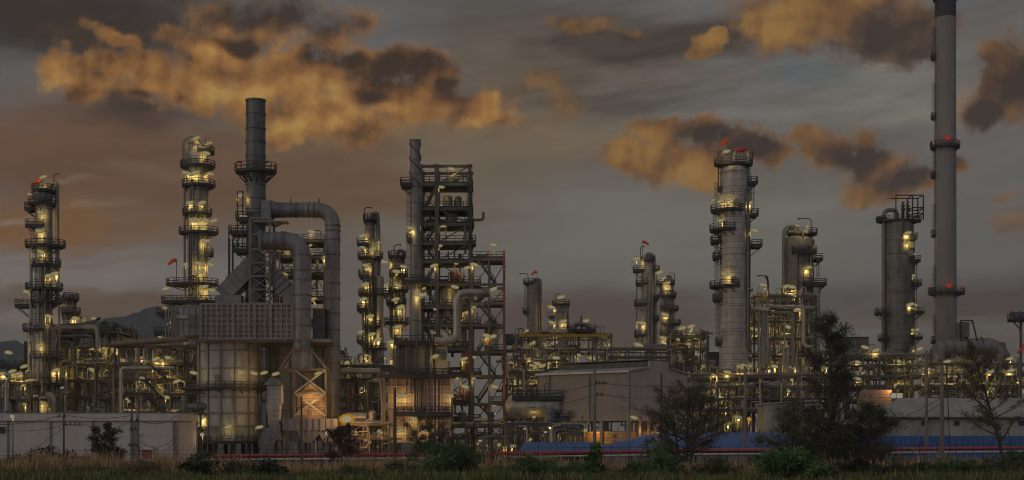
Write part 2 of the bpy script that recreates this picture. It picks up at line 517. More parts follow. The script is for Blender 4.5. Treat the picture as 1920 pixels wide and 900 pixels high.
def clutter_column(t, cx, r, y0, y1, D, n, seed, side=0):
    """thin risers running down the shell"""
    rr = random.Random(seed)
    for k in range(n):
        a = rr.uniform(-1.1, 1.1) if not side else side*rr.uniform(0.85, 1.2)
        R0 = r*D/F; off = R0+0.25
        x = PX(cx,D)+off*math.sin(a); y = D-off*math.cos(a)
        za = PZ(rr.uniform(y0, y0+(y1-y0)*0.4), D); zb = PZ(rr.uniform(y1-(y1-y0)*0.2, y1), D)
        b = MB(); dirn = Vector((math.sin(a), -math.cos(a), 0))
        b.pipe([Vector((x,y,za))-dirn*0.5, Vector((x,y,za)), Vector((x,y,zb)), Vector((x,y,zb))-dirn*0.4], rr.uniform(0.09,0.2), 8, 0.3)
        b.build('riser_pipe', M[rr.choice(['pipegr','pipeal','pipedk'])], t)

# ------------------------------------------------------------------ pipe racks and steel frames
def rack(name, label, x0, x1, levels, D, depth, seed, ybot=None, dx=58, cat='pipe rack', npipe=3, nvert=8, steel='steel', group=None, brace=0.6, toprail=False, vessels=1, drop=None, risers=0, yard=0, dots=0.5):
    """steel frame: posts, floor frames, braces, decks with railings; pipes along and down it"""
    rr = random.Random(seed)
    X0, X1 = PX(x0, D), PX(x1, D); zl = [PZ(y, D) for y in levels]
    t = thing(name, label, cat, ((X0+X1)/2, D+depth/2, 0), group)
    n = max(1, round((x1-x0)/dx)); xs = [X0+(X1-X0)*k/n for k in range(n+1)]; ys = [D, D+depth]
    zb = 0 if ybot is None else PZ(ybot, D)
    for X in xs:
        for Y in ys:
            b = MB(); b.bb(X-0.17, X+0.17, Y-0.17, Y+0.17, zb, max(zl)+0.2); b.build('post', M[steel], t)
    for z in zl:
        b = MB()
        for Y in ys: b.bb(X0-0.3, X1+0.3, Y-0.12, Y+0.12, z-0.22, z+0.2)
        for X in xs: b.bb(X-0.1, X+0.1, ys[0], ys[1], z-0.24, z+0.16)
        b.build('floor_frame', M[steel], t)
    zz = [zb]+sorted(zl)
    for Y in ys:
        for i in range(n):
            for j in range(len(zz)-1):
                if rr.random() < brace:
                    b = MB(); a, c = (xs[i], xs[i+1])
                    w = 0.14
                    st = rr.random()
                    if st < 0.4: b.beam((a,Y,zz[j]),(c,Y,zz[j+1]),w); 
                    elif st < 0.75:
                        m = (a+c)/2; b.beam((a,Y,zz[j]),(m,Y,zz[j+1]),w); b.beam((c,Y,zz[j]),(m,Y,zz[j+1]),w)
                    else:
                        b.beam((a,Y,zz[j]),(c,Y,zz[j+1]),w); b.beam((c,Y-0.15,zz[j]),(a,Y-0.15,zz[j+1]),w)
                    b.build('brace', M[steel], t)
    mats = ['pipegr','pipegr','pipeal','pipeal','pipebr','pipedk']
    for z in zl:
        for k in range(npipe+2):
            r_ = rr.choice((0.1,0.13,0.17,0.2,0.26,0.34)); Y = D + depth*rr.random(); a, c = X0-rr.random(), X1+rr.random()
            if rr.random() < 0.4: a = X0+(X1-X0)*rr.random()*0.5
            if rr.random() < 0.4: c = X0+(X1-X0)*(0.5+rr.random()*0.5)
            zp = z+0.2+r_
            pts = [(a,Y,zp),(c,Y,zp)]
            if rr.random() < 0.5: pts = [(a,Y,zp-rr.choice((-1.5,2.2,3.5))), (a,Y,zp),(c,Y,zp)]
            if rr.random() < 0.4: pts.append((c,Y,zp-rr.choice((2.0,3.0,-1.4))))
            b = MB(); b.pipe(pts, r_, 8, None, 0, 3.0 if rr.random() < 0.4 else 0); b.build('pipe', M[rr.choice(mats)], t)
    zt = max(zl)
    for k in range(int(nvert*1.9)):
        r_ = rr.choice((0.08,0.1,0.13,0.17,0.22,0.3)); X = X0+(X1-X0)*rr.random(); Y = D-0.4+depth*rr.random()**2
        za = rr.choice(zl)-0.3+rr.random()*1.5; zc = max(0.3, za-rr.choice((4,6,9,14)))
        d = rr.choice((-1,1))*rr.uniform(0.6,2.5)
        pts = [(X+d,Y,za),(X,Y,za),(X,Y,zc),(X-d*rr.choice((-1,0.6,1)),Y,zc)]
        b = MB(); b.pipe(pts, r_, 8, None, 0, 2.5 if rr.random() < 0.5 else 0)
        if rr.random() < 0.5:
            zv = (za+zc)/2; b.sweep([(X,Y,zv-0.3),(X,Y,zv+0.3)], r_*1.9, 8); b.sweep([(X,Y-r_,zv),(X,Y-r_-0.5,zv)], 0.06, 6); b.sweep([(X,Y-r_-0.5,zv),(X,Y-r_-0.56,zv)], 0.3, 10)
        b.build('pipe', M[rr.choice(mats)], t)
    for k in range(vessels):
        z = rr.choice(zl[:-1] if len(zl) > 1 else zl)+0.25; X = X0+(X1-X0)*rr.uniform(0.15,0.85); Y = D+depth*rr.uniform(0.2,0.7)
        b = MB(); q = rr.uniform(0.5,0.95)
        if rr.random() < 0.6:
            L = rr.uniform(1.4,2.8); b.sweep([(X-L-0.35,Y,z+q+0.3),(X-L-0.2,Y,z+q+0.3),(X-L,Y,z+q+0.3),(X+L,Y,z+q+0.3),(X+L+0.2,Y,z+q+0.3),(X+L+0.35,Y,z+q+0.3)], [q*0.4,q*0.8,q,q,q*0.8,q*0.4], 14)
            for s in (-0.6,0.6): b.bb(X+L*s-0.15,X+L*s+0.15,Y-q*0.7,Y+q*0.7,z,z+q*0.6)
            b.build('exchanger', M[rr.choice(['pipeal','pipegr','equipbl'])], t)
        else:
            h = rr.uniform(2,3.4); b.lathe(shell_profile(q, z, z+h, (z+h*0.3, z+h*0.8)), (X,Y), 16); b.build('vertical_drum', M[rr.choice(['pipeal','equipbl','pipegr'])], t)
    for k in range(yard):    # pumps and low piping at ground level inside the rack
        X = X0+(X1-X0)*rr.random(); Y = D+depth*rr.uniform(0.1,0.9); b = MB()
        b.bb(X-0.9,X+0.9,Y-0.4,Y+0.4,0,0.4); b.sweep([(X-0.7,Y,0.9),(X+0.2,Y,0.9)],0.42,12); b.sweep([(X+0.2,Y,0.9),(X+0.9,Y,0.9)],0.28,12); b.pipe([(X+0.7,Y,0.9),(X+0.7,Y,3.0),(X+0.7,Y+1.5,3.0)],0.15,8)
        b.build('pump', M[rr.choice(['equipbl','pipegr','rust'])], t)
    for k in range(int(risers*1.4)):    # thin risers, vents and small valves above the top level
        X = X0+(X1-X0)*rr.random(); Y = D+depth*rr.random(); h = rr.uniform(0.8,2.8); b = MB(); r_ = rr.choice((0.07,0.1,0.15))
        d = rr.choice((-1,1))*rr.uniform(0.4,1.4)
        b.pipe([(X,Y,zt),(X,Y,zt+h),(X+d,Y,zt+h),(X+d,Y,zt+h*0.5)] if rr.random() < 0.6 else [(X,Y,zt),(X,Y,zt+h)], r_, 6)
        if rr.random() < 0.5: b.sweep([(X,Y,zt+h*0.4),(X,Y,zt+h*0.4+0.35)], r_*2.2, 8)
        b.build('vent_pipe', M[rr.choice(mats)], t)
    for k in range(int((x1-x0)/15*dots)):    # small fittings lamps among the pipes
        put_lamp(t, x0+(x1-x0)*rr.random(), rr.choice(levels)+rr.uniform(4,16), D-0.5+depth*0.5*rr.random()**2, 'm', 45)
    if toprail:
        b = MB(); b.slab([(X0,D),(X1,D),(X1,D+depth),(X0,D+depth)], zt+0.16, zt+0.24); o = b.build('deck', M['dark'], t)
        q = MB(); rail_into(q, [(X0,D),(X1,D),(X1,D+depth),(X0,D+depth)], zt+0.24); q.build('railing', M['dark'], o)
    return t

def deck(t, x0, x1, y, D, depth, rails=True, sp=1.6):
    X0, X1 = PX(x0,D), PX(x1,D); z = PZ(y,D)
    b = MB(); b.slab([(X0,D),(X1,D),(X1,D+depth),(X0,D+depth)], z+0.21, z+0.29); o = b.build('deck', M['dark'], t)
    if rails:
        q = MB(); rail_into(q, [(X0,D-0.05),(X1,D-0.05),(X1,D+depth),(X0,D+depth)], z+0.29, sp=sp); q.build('railing', M['dark'], o)
    return o
# ------------------------------------------------------------------ camera, view
cam = bpy.data.cameras.new('camera'); cam.lens = 50; cam.sensor_width = 36; cam.sensor_fit = 'HORIZONTAL'
cam.shift_y = (HY-450.0)/1920.0; cam.clip_end = 20000; cam.clip_start = 1
co = bpy.data.objects.new('camera', cam); col.objects.link(co)
co.location = (0,0,HC); co.rotation_euler = (math.radians(90), 0, 0); scene.camera = co
vs = scene.view_settings; vs.view_transform = 'Standard'; vs.look = 'None'; vs.exposure = 0; vs.gamma = 1; vs.use_curve_mapping = False
scene.render.engine = 'CYCLES'
cy = scene.cycles
cy.use_adaptive_sampling = True; cy.adaptive_threshold = 0.015; cy.adaptive_min_samples = 12
cy.pixel_filter_type = 'BLACKMAN_HARRIS'; cy.filter_width = 1.05
cy.use_denoising = True; cy.max_bounces = 6; cy.diffuse_bounces = 3; cy.glossy_bounces = 2; cy.volume_bounces = 0
cy.sample_clamp_indirect = 2.0; cy.sample_clamp_direct = 6.0
try: cy.use_light_tree = True; cy.denoising_prefilter = 'ACCURATE'
except Exception: pass

# ------------------------------------------------------------------ dusk sky with clouds
SUN_EL, SUN_AZ = math.radians(9), math.radians(-128)     # low, behind the viewer's left shoulder
W = bpy.data.worlds.new('World'); scene.world = W; W.use_nodes = True
try: W.cycles.sampling_method = 'MANUAL'; W.cycles.sample_map_resolution = 256
except Exception: pass
W.node_tree.nodes.clear()
t = NT(W.node_tree)
def ang(px, py):
    az = math.atan2(px-960, F); el = math.atan2(HY-py, math.hypot(F, px-960))
    return az*F/100, el*F/100
dv = t.n('ShaderNodeTexCoord').outputs['Generated']
dx, dy, dz = t.sep(dv)
U = t.math('MULTIPLY', t.math('ARCTAN2', dx, dy), F/100)
Vv = t.math('MULTIPLY', t.math('ARCSINE', dz), F/100)
q = t.comb(U, Vv)
def vnoise(v, scale, detail, rough):
    x = t.n('ShaderNodeTexNoise', noise_dimensions='2D'); t.L.new(v, x.inputs['Vector'])
    x.inputs['Scale'].default_value = scale; x.inputs['Detail'].default_value = detail; x.inputs['Roughness'].default_value = rough
    return x.outputs['Color']
def noise2(v, scale, detail, rough=0.6):
    x = t.n('ShaderNodeTexNoise', noise_dimensions='2D'); t.L.new(v, x.inputs['Vector'])
    x.inputs['Scale'].default_value = scale; x.inputs['Detail'].default_value = detail; x.inputs['Roughness'].default_value = rough
    return x.outputs['Fac']
def warp(v, scale, amp, detail=4, rough=0.6):
    n = vnoise(v, scale, detail, rough)
    return t.vadd(v, t.vmul(t.vadd(n, (-0.5,-0.5,-0.5)), (amp[0], amp[1], 0)))
def blob(v, x, y, a, b, rot=0):
    u, w = ang(x, y)
    p = t.vadd(v, (-u, -w, 0))
    if rot:
        r_ = t.n('ShaderNodeVectorRotate', rotation_type='Z_AXIS'); t.L.new(p, r_.inputs['Vector']); r_.inputs['Angle'].default_value = math.radians(rot); p = r_.outputs[0]
    p = t.vmul(p, (100.0/a, 100.0/b, 0))
    l = t.n('ShaderNodeVectorMath', operation='LENGTH'); t.L.new(p, l.inputs[0])
    return t.math('SUBTRACT', 1.0, l.outputs['Value'])
def blobs(v, L):
    o = None
    for b in L:
        d = blob(v, *b)
        o = d if o is None else t.math('SMOOTH_MAX', o, d, 0.25)
    return o
sky = t.n('ShaderNodeTexSky', sky_type='NISHITA'); sky.sun_disc = False
sky.sun_elevation = SUN_EL; sky.sun_rotation = SUN_AZ; sky.dust_density = 3.0
base = t.mix(1.0, t.mix(0.94, sky.outputs[0], (0.88,0.80,0.72,1)), (0.118,0.118,0.118,1), 'MULTIPLY')
qs = warp(t.vmul(q, (0.35,1,0)), 0.9, (1.5,0.9), 3, 0.6)
qs2 = t.vmul(qs, (1/0.35,1,0))
c = base
for x, y, a, b, rgb, k in (
    (700,330,620,190,(101,82,62),0.95), (1270,425,640,150,(108,105,97),0.97), (640,540,420,110,(100,90,83),0.9), (520,345,480,100,(96,75,56),1.0), (880,300,200,50,(108,97,84),0.6),
    (100,25,480,110,(52,45,40),1.0), (950,30,320,70,(78,73,68),0.8), (150,300,380,160,(97,72,54),1.0), (90,425,380,80,(112,80,48),1.0),
    (110,512,420,62,(117,109,103),1.0), (150,577,330,34,(92,73,56),1.0), (200,497,190,12,(106,92,76),0.5), (90,550,170,18,(100,82,64),0.7), (20,410,90,14,(122,106,86),0.8), (195,393,110,14,(118,98,74),0.7), (125,336,60,9,(116,96,74),0.6), (250,318,150,12,(108,86,66),0.5), (40,602,170,38,(112,102,92),0.9),(150,640,250,40,(95,85,76),0.8),
    (1050,140,420,150,(92,81,69),0.9), (1010,262,300,60,(108,95,77),0.8), (1200,75,260,62,(62,55,48),0.95),
    (1640,180,360,85,(108,105,99),0.9), (1500,135,170,40,(80,86,88),0.8), (1700,215,180,30,(112,108,100),0.7), (1850,330,200,120,(98,94,90),0.8),
    (1120,605,560,85,(80,66,59),1.0), (1870,565,460,66,(70,60,54),1.0), (1300,508,420,24,(104,98,90),0.7), (1650,600,400,22,(96,84,72),0.6), (1850,655,400,40,(84,73,66),0.8),
    (820,235,260,45,(108,90,66),0.6), (250,215,150,60,(60,50,43),0.9)):
    d = blob(qs2, x, y, a, b)
    c = t.mix(t.math('MULTIPLY', t.smooth(d, 0.0, 0.75), k), c, srgb(*rgb))
# thin streaks of high cloud
w0 = warp(q, 0.55, (0.9,0.7), 2, 0.5)
w1s = warp(q, 0.35, (0.5,0.35), 2, 0.5)
rt = t.n('ShaderNodeVectorRotate', rotation_type='Z_AXIS'); t.L.new(w1s, rt.inputs['Vector']); rt.inputs['Angle'].default_value = math.radians(-7); w0r = rt.outputs[0]
stk = t.math('ADD', t.smooth(Vv, 2.0, 7.0, 0.10, 0.30), t.math('MULTIPLY', t.smooth(blob(q, 1380, 140, 560, 190), 0.0, 0.6), 0.42))
st = noise2(t.vmul(w0r, (0.17,1.25,1)), 1.7, 7, 0.62)
c = t.mix(t.math('MULTIPLY', t.smooth(st, 0.44, 0.70), stk), c, t.mix(1.0, c, (1.38,1.36,1.36,1), 'MULTIPLY'))
c = t.mix(t.math('MULTIPLY', t.smooth(st, 0.52, 0.28), stk), c, t.mix(1.0, c, (0.66,0.62,0.60,1), 'MULTIPLY'))

w1 = w0
fb = noise2(q, 1.05, 8, 0.55)
fa = noise2(q, 2.0, 9, 0.70)
fb2 = noise2(t.vadd(q, (-0.12,0.18,0)), 1.05, 6, 0.55)
fl = noise2(q, 0.7, 3, 0.6)
rel = t.math('SUBTRACT', fb, fb2); fbc = t.math('SUBTRACT', fb, 0.5); flc = t.math('SUBTRACT', fl, 0.5)
def cumulus(c, shapes, dark, glow, ramp, soft, seed, k=1.0, lift=0.0, edge=1.0):
    dn = t.math('ADD', blobs(w1, shapes), t.math('MULTIPLY', t.math('SUBTRACT', fa, 0.5), 1.35*edge))
    al = t.smooth(dn, 0.04, 0.04+soft)
    s = t.math('ADD', 0.50+lift, t.math('MULTIPLY', rel, 1.5))
    s = t.math('ADD', s, t.math('MULTIPLY', flc, 0.45))
    if dark: s = t.math('SUBTRACT', s, t.math('MULTIPLY', t.smooth(t.math('ADD', blobs(w1, dark), t.math('MULTIPLY', fbc, 0.7)), -0.25, 0.85), 0.62))
    if glow: s = t.math('ADD', s, t.math('MULTIPLY', t.smooth(blobs(w1, glow), -0.1, 1.0), 0.38))
    s = t.math('ADD', s, t.math('MULTIPLY', t.smooth(dn, 0.45, 0.05), 0.12))
    r_ = t.n('ShaderNodeValToRGB'); t.L.new(s, r_.inputs[0]); e = r_.color_ramp.elements
    for i, (p, rgb) in enumerate(ramp):
        if i < 2: x = e[i]; x.position = p
        else: x = e.new(p)
    for i, (p, rgb) in enumerate(ramp): e[i].position = p
    for i, (p, rgb) in enumerate(ramp): e[i].color = srgb(*rgb)
    return t.mix(t.math('MULTIPLY', al, k), c, r_.outputs[0])
warm = ((0.0,(57,42,33)), (0.28,(90,62,38)), (0.55,(129,90,49)), (0.78,(149,108,58)), (1.0,(167,130,70)))
dusk = ((0.0,(55,44,37)), (0.28,(82,60,42)), (0.56,(114,81,46)), (1.0,(146,109,58)))
c = cumulus(c, [(1330,300,260,110),(1620,310,200,90),(1560,40,280,110),(1890,150,150,130)], None, [(1250,320,120,60)], dusk, 1.3, 1, 0.45, -0.10)
c = cumulus(c, [(1540,25,200,85),(1460,50,70,50),(1690,60,130,65)], [(1680,70,120,70),(1560,95,60,20)], [(1490,45,120,50)], dusk, 0.5, 3, 0.9, 0.05)
c = cumulus(c, [(1330,84,58,26),(1300,98,40,16),(1345,70,30,18)], None, [(1340,75,50,26)], dusk, 0.3, 4, 0.95, 0.06)
c = cumulus(c, [(1105,48,75,30),(1180,60,40,22),(1055,40,40,20)], [(1150,70,60,14)], None, dusk, 0.8, 4, 0.75, 0.0)
c = cumulus(c, [(1020,150,40,40),(1045,190,50,48),(985,150,40,40)], None, [(1020,165,60,40)], dusk, 0.9, 4, 0.65, 0.0)
c = cumulus(c, [(1170,285,70,45),(1240,300,110,55),(1235,245,90,34),(1320,245,110,42),(1400,265,85,46),(1452,288,45,30),(1320,315,95,55),(1310,350,50,28)],
            [(1330,255,100,36),(1420,278,70,36),(1370,300,60,30)], [(1190,272,80,48),(1290,335,70,40)], dusk, 0.48, 5, 0.97, 0.06)
c = cumulus(c, [(1508,262,44,24),(1560,292,90,42),(1612,285,50,40),(1640,315,90,45),(1692,345,70,30),(1620,355,70,28),(1740,335,50,25)],
            [(1600,305,110,40),(1690,335,60,30)], [(1530,330,60,30)], dusk, 0.5, 6, 0.95, 0.05)
c = cumulus(c, [(1895,155,85,85),(1925,110,70,60),(1830,210,55,40),(1800,305,28,20),(1855,105,45,30)], [(1905,150,80,70),(1840,215,40,30)], None, dusk, 0.5, 8, 0.95, 0.0)
c = cumulus(c, [(1905,420,50,50),(1900,360,30,14)], None, None, dusk, 0.8, 9, 0.65, 0.1)
c = cumulus(c, [(330,150,330,120),(640,190,330,140),(850,205,190,80)], [(250,220,200,50)], [(700,250,200,60)], warm, 1.3, 1, 0.65, -0.08)
c = cumulus(c, [(420,28,85,55),(520,38,150,70),(610,60,95,60),(660,30,60,40)], [(560,25,140,36),(450,20,70,30)], None, warm, 0.9, 1, 0.92, 0.0)
c = cumulus(c, [(318,60,52,26),(345,78,30,20)], None, None, warm, 0.6, 2, 0.7, -0.04)
c = cumulus(c, [(103,128,58,46),(165,162,52,36),(190,125,75,32),(214,68,54,28),(250,120,85,36),(300,152,95,50),(345,185,80,44),(390,130,72,72),(430,100,85,62),
                (480,170,125,75),(560,150,135,80),(600,222,125,62),(560,255,70,38),(650,245,100,50),(700,112,125,52),(710,168,100,52),(770,112,105,50),(825,150,70,56),(790,202,125,58),(885,200,75,36),(910,214,80,26)],
            [(745,132,150,46),(800,122,90,40),(855,165,40,34),(640,108,75,30),(455,80,55,22),(250,175,30,14),(690,180,60,24)],
            [(750,216,110,32),(600,175,95,46),(430,172,130,36),(112,140,70,36),(390,95,50,24),(560,240,90,30)], warm, 0.52, 1, 1.0, 0.04)
# unseen sky behind the viewer, brightened and cooled to light the facing sides
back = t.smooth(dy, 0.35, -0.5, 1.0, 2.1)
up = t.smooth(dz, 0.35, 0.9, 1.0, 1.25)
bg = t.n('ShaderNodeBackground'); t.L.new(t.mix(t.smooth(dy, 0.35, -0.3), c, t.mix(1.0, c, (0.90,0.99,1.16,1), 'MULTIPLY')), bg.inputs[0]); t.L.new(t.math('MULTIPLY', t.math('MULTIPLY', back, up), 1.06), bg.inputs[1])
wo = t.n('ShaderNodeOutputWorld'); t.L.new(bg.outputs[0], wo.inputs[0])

sl = bpy.data.lights.new('sun', 'SUN'); sl.energy = 0.14; sl.angle = math.radians(14); sl.color = (1.0,0.80,0.62)
so = bpy.data.objects.new('sun', sl); col.objects.link(so)
d = Vector((math.sin(SUN_AZ)*math.cos(SUN_EL), math.cos(SUN_AZ)*math.cos(SUN_EL), math.sin(SUN_EL)))
so.rotation_euler = d.to_track_quat('Z', 'Y').to_euler(); so.location = (0,0,200)
# ------------------------------------------------------------------ every luminaire seen in the photograph
lamps("""81,332 77,399 73,433 77,472 91,517 103,513 50,547 91,593 142,597 178,598 55,364,m
16,661 23,696 34,701 45,687 75,647 105,694 142,656 174,653 215,654 228,675 171,693 76,755 265,671,m 292,673 304,676,m 316,671 309,692 267,709 287,726 299,726,m 311,745 261,723,m 332,715 336,802 197,700 195,653,m 2,701
368,259 391,269 350,287 387,287 348,324 356,326 366,324 394,326 356,380 379,380 361,413 371,413 386,413 401,414 387,452 350,495 373,494 395,496 376,509 383,538 397,544 311,541 310,578 450,367 456,406 584,434 608,482,m 547,545,m 586,561 538,472 532,514 582,460,m
320,605 302,634 363,699 452,698 476,700 495,699 517,701 597,700 365,783 375,784 428,800 486,801 337,803
699,467 678,464 680,442 687,498 720,491 743,509 757,500 685,533 746,535 725,535 681,561 742,561 751,575 847,317 826,350 832,423 823,461 770,428 814,498 856,494,m 889,496 877,502 925,459 925,542 853,538 793,553 784,552 795,541,m 889,576,m 710,455,m
694,593 751,577 697,627 708,637 789,609 747,613 877,586 816,580,m 816,624,m 840,624,m 912,629 924,631 683,668 676,680 720,672 816,668 733,641 870,673 889,670,m 857,710,m 888,710,m 872,725 927,725 750,743 760,742 844,742 775,785 750,807 799,806 710,809 721,809 929,758 927,776,m 879,793,m 894,799,m 961,837 943,840,m 954,678 969,715 653,679 678,622
1052,557 1034,576 1036,605 1056,603 1098,602 988,620,m 1000,643 1039,643 1080,648 1141,647 1043,671 1061,673 1110,672 992,673,m 1008,682 1016,686 1026,683 999,686,m 969,717 1012,715 1028,713 1045,713 1001,782,m 1031,796 1196,605,m 1205,606 1236,511 1193,485 1250,531 1247,590 1244,634 1249,640,m 1196,646 1258,668 1249,688 1279,615 1296,612 1292,646 1095,808 1055,828,m
1362,284 1367,373 1351,377 1337,375,m 1408,380,m 1351,414 1415,432 1359,514 1431,534 1434,542,m 1474,537 1485,538 1490,555,m 1515,502 1528,472,m 1513,425,m 1495,423,m
1442,577,m 1495,581 1414,617 1430,611,m 1441,614,m 1477,613 1502,668,m 1388,688 1395,686 1412,688 1441,690,m 1453,687 1486,690 1516,691 1548,690 1544,655 1533,597,m 1364,698 1322,687 1317,709 1306,664 1297,628 1496,700,m 1338,703,m
1396,719,m 1345,729 1322,737 1363,748 1361,770 1306,772,m 1384,782 1365,794 
1702,437 1702,454,m 1714,477,m 1712,517,m 1707,571 1717,572,m 1711,619,m 1720,618,m 1723,654
1622,651 1642,657 1607,679 1683,677 1776,678 1777,701 1733,692,m 1741,692,m 1749,694,m 1815,694 1826,697 1857,698 1895,695 1893,673 1616,689,m 1692,721 1613,747,m 1626,742 1858,728 1914,735 1910,711,m 1547,690 1545,655 1607,710""")

COLS = {}
# ---- far left column
D = 280
t = column('distillation_tower', 'pale column with a windsock on top, standing at the far left beside a smaller one', 'column', 82, 17.5, 352, D, r1=15.5, group='distillation towers')
b = MB(); b.lathe(shell_profile(21*D/F, 0, PZ(610,D), [PZ(y,D) for y in (640,668,700,735)], 'cone'), (PX(83,D), D), 36); b.build('lower_shell', M['shell'], t)
for xl, xr, y in ((61,106,359),(54,106,383),(55,87,425),(48,122,462),(61,113,498),(49,117,542),(60,117,566),(44,101,619),(62,119,671),(48,119,720)):
    if xr-xl > 40: platform(t, xl, xr, y, D, ring=(82,17))
    else: bracketed(t, xl, xr, y, D, 82, 16, 2.4)
bracketed(t, 32, 62, 573, D, 82, 18); bracketed(t, 50, 62, 392, D, 82, 16)
pipe_part(t, [(95,352),(95,343),(107,343),(108,560),(100,575)], 0.42, 'pipegr', D, flange=6, name='overhead_pipe')
pipe_part(t, [(64,455,-1),(61,470,-1),(61,600,-1),(58,612,-1),(58,775,-1)], 0.36, 'pipeal', D, flange=7, name='downcomer_pipe')
pipe_part(t, [(97,742,-3),(104,742,-3),(108,750,-3),(108,790,-3)], 0.75, 'pipeal', D, name='bottom_pipe', bend=2)
pipe_part(t, [(92,470,-2.3),(92,740,-2.6)], 0.16, 'pipegr', D); pipe_part(t, [(100,500,-2),(100,760,-2)], 0.2, 'pipedk', D); pipe_part(t, [(111,575,0),(111,770,0)], 0.25, 'pipebr', D)
ladder(t, 68, 425, 462, D, -2.2); ladder(t, 87, 462, 542, D, -2.4); ladder(t, 97, 619, 720, D, -2.6)
windsock(t, 79, 340, D, 359, -1); gooseneck_mast(t, 111, 101, 326, 352, D)
for x, y in ((72,372),(84,372),(93,372)): manway(t, x, y, D, 82, 15.5, 0.55)
manway(t, 87, 611, D, 82, 19, 0.5)
clutter_column(t, 82, 18, 480, 760, D, 7, 11)
lamps_from(t, (40,325,118,600), D, cx=82, r=17); lamps_from(t, (64,640,110,770), D, cx=82, r=21)
# ---- slim neighbour
D = 291
t = column('distillation_tower', 'short slim column with two small decks, standing between the far left column and the pipework', 'column', 129, 11, 572, D, group='distillation towers')
platform(t, 120, 147, 561, D, ring=(129,10)); platform(t, 116, 150, 588, D, ring=(129,11)); platform(t, 114, 148, 640, D, ring=(129,11))
pipe_part(t, [(129,568),(129,556),(141,556),(141,660)], 0.3, 'pipegr', D, name='overhead_pipe'); clutter_column(t, 129, 11, 590, 690, D, 4, 3)
lamps_from(t, (122,590,148,602), D, cx=129, r=11)
# ---- column with bright lamps, left of the big stack
D = 298
t = column('distillation_tower', 'brightly lit column with an arched pipe on top, just left of the ringed steel stack', 'column', 371, 18.5, 283, D, rings=(300,330,365,385,420,445,480,500), group='distillation towers')
b = MB(); b.lathe(shell_profile(24*D/F, 0, PZ(560,D), [PZ(y,D) for y in (575,600,640)], 'cone'), (PX(368,D), D), 32); b.build('lower_shell', M['shell'], t)
for xl, xr, y in ((339,403,313),(342,403,349),(343,397,402),(336,409,437),(312,409,534),(303,417,567)): platform(t, xl, xr, y, D, ring=(371,18.5) if y < 500 else (371,24))
platform(t, 374, 398, 283, D, 2.2); bracketed(t, 375, 398, 476, D, 371, 18); bracketed(t, 298, 322, 588, D, 368, 24, 2); bracketed(t, 293, 321, 626, D, 368, 24, 2)
pipe_part(t, [(350,315,-1),(350,266,-1),(371,262,-1),(373,284,-0.5)], 0.75, 'pipegr', D, flange=3, name='overhead_pipe', bend=1.7)
pipe_part(t, [(346,330),(346,520)], 0.2, 'pipedk', D); pipe_part(t, [(349,330,-1),(349,640,-1)], 0.15, 'pipegr', D)
pipe_part(t, [(359,520,-3),(375,520,-3),(375,640,-3)], 0.22, 'pipegr', D); pipe_part(t, [(392,560,-2),(392,640,-2)], 0.3, 'pipedk', D)
for x in (333,338,343,347): pipe_part(t, [(x,580,-4),(x,635,-4)], 0.16, 'pipegr', D)
ladder(t, 383, 349, 402, D, -2.3); ladder(t, 362, 437, 534, D, -2.6)
b = MB(); b.pipe([P(385,284,D),P(385,258,D)], 0.09, 6); b.build('mast', M['dark'], t)
windsock(t, 331, 490, D, 534, -1)
for x, y in ((366,345),(378,398)): manway(t, x, y, D, 371, 18.5)
clutter_column(t, 371, 18.5, 330, 560, D, 8, 5)
lamps_from(t, (340,255,404,520), D, cx=371, r=18.5); lamps_from(t, (300,530,400,640), D, cx=368, r=24)
# ---- narrow pair left of the open steel frame
D = 300
t = column('distillation_tower', 'narrow dark topped column with a looped pipe, left of the spiral banded chimney', 'column', 694, 9.8, 420, D, 'shelldk', rings=(432,450,470), group='distillation towers')
b = MB(); b.lathe(shell_profile(15*D/F, 0, PZ(488,D), [PZ(y,D) for y in (520,560,610,650)], 'cone'), (PX(695,D), D), 30); b.build('lower_shell', M['shell'], t)
for xl, xr, y in ((671,692,459),(671,718,484),(674,691,518),(672,735,553),(671,702,581),(679,722,613),(671,702,640),(680,725,655)):
    if xr-xl > 38: platform(t, xl, xr, y, D, ring=(694,13))
    else: bracketed(t, xl, xr, y, D, 694, 12, 2)
platform(t, 681, 706, 413, D, ring=(694,9))
pipe_part(t, [(698,418),(698,400),(708,400),(710,460),(710,520)], 0.45, 'pipegr', D, flange=4, name='overhead_pipe', bend=1.3)
pipe_part(t, [(700,480,-2),(700,690,-2)], 0.35, 'pipedk', D); pipe_part(t, [(713,520,-1),(713,690,-1)], 0.9, 'pipeal', D, flange=5, n=14)
gooseneck_mast(t, 697, 683, 389, 413, D); ladder(t, 688, 484, 553, D, -2); clutter_column(t, 695, 15, 500, 690, D, 6, 9)
lamps_from(t, (670,385,716,690), D, cx=695, r=15)
D = 306
t = column('distillation_tower', 'short column with a square mast on top, close behind the spiral banded chimney', 'column', 742, 11, 484, D, rings=(505,540,580,620), group='distillation towers')
for xl, xr, y in ((728,761,482),(730,764,516),(726,766,545),(715,768,606),(724,762,570)): platform(t, xl, xr, y, D, ring=(742,11))
gooseneck_mast(t, 752, 739, 459, 482, D); pipe_part(t, [(745,482),(745,470),(757,470),(758,620)], 0.35, 'pipegr', D, name='overhead_pipe')
ladder(t, 735, 516, 606, D, -2); clutter_column(t, 742, 11, 500, 680, D, 5, 19)
lamps_from(t, (717,480,765,680), D, cx=742, r=11)
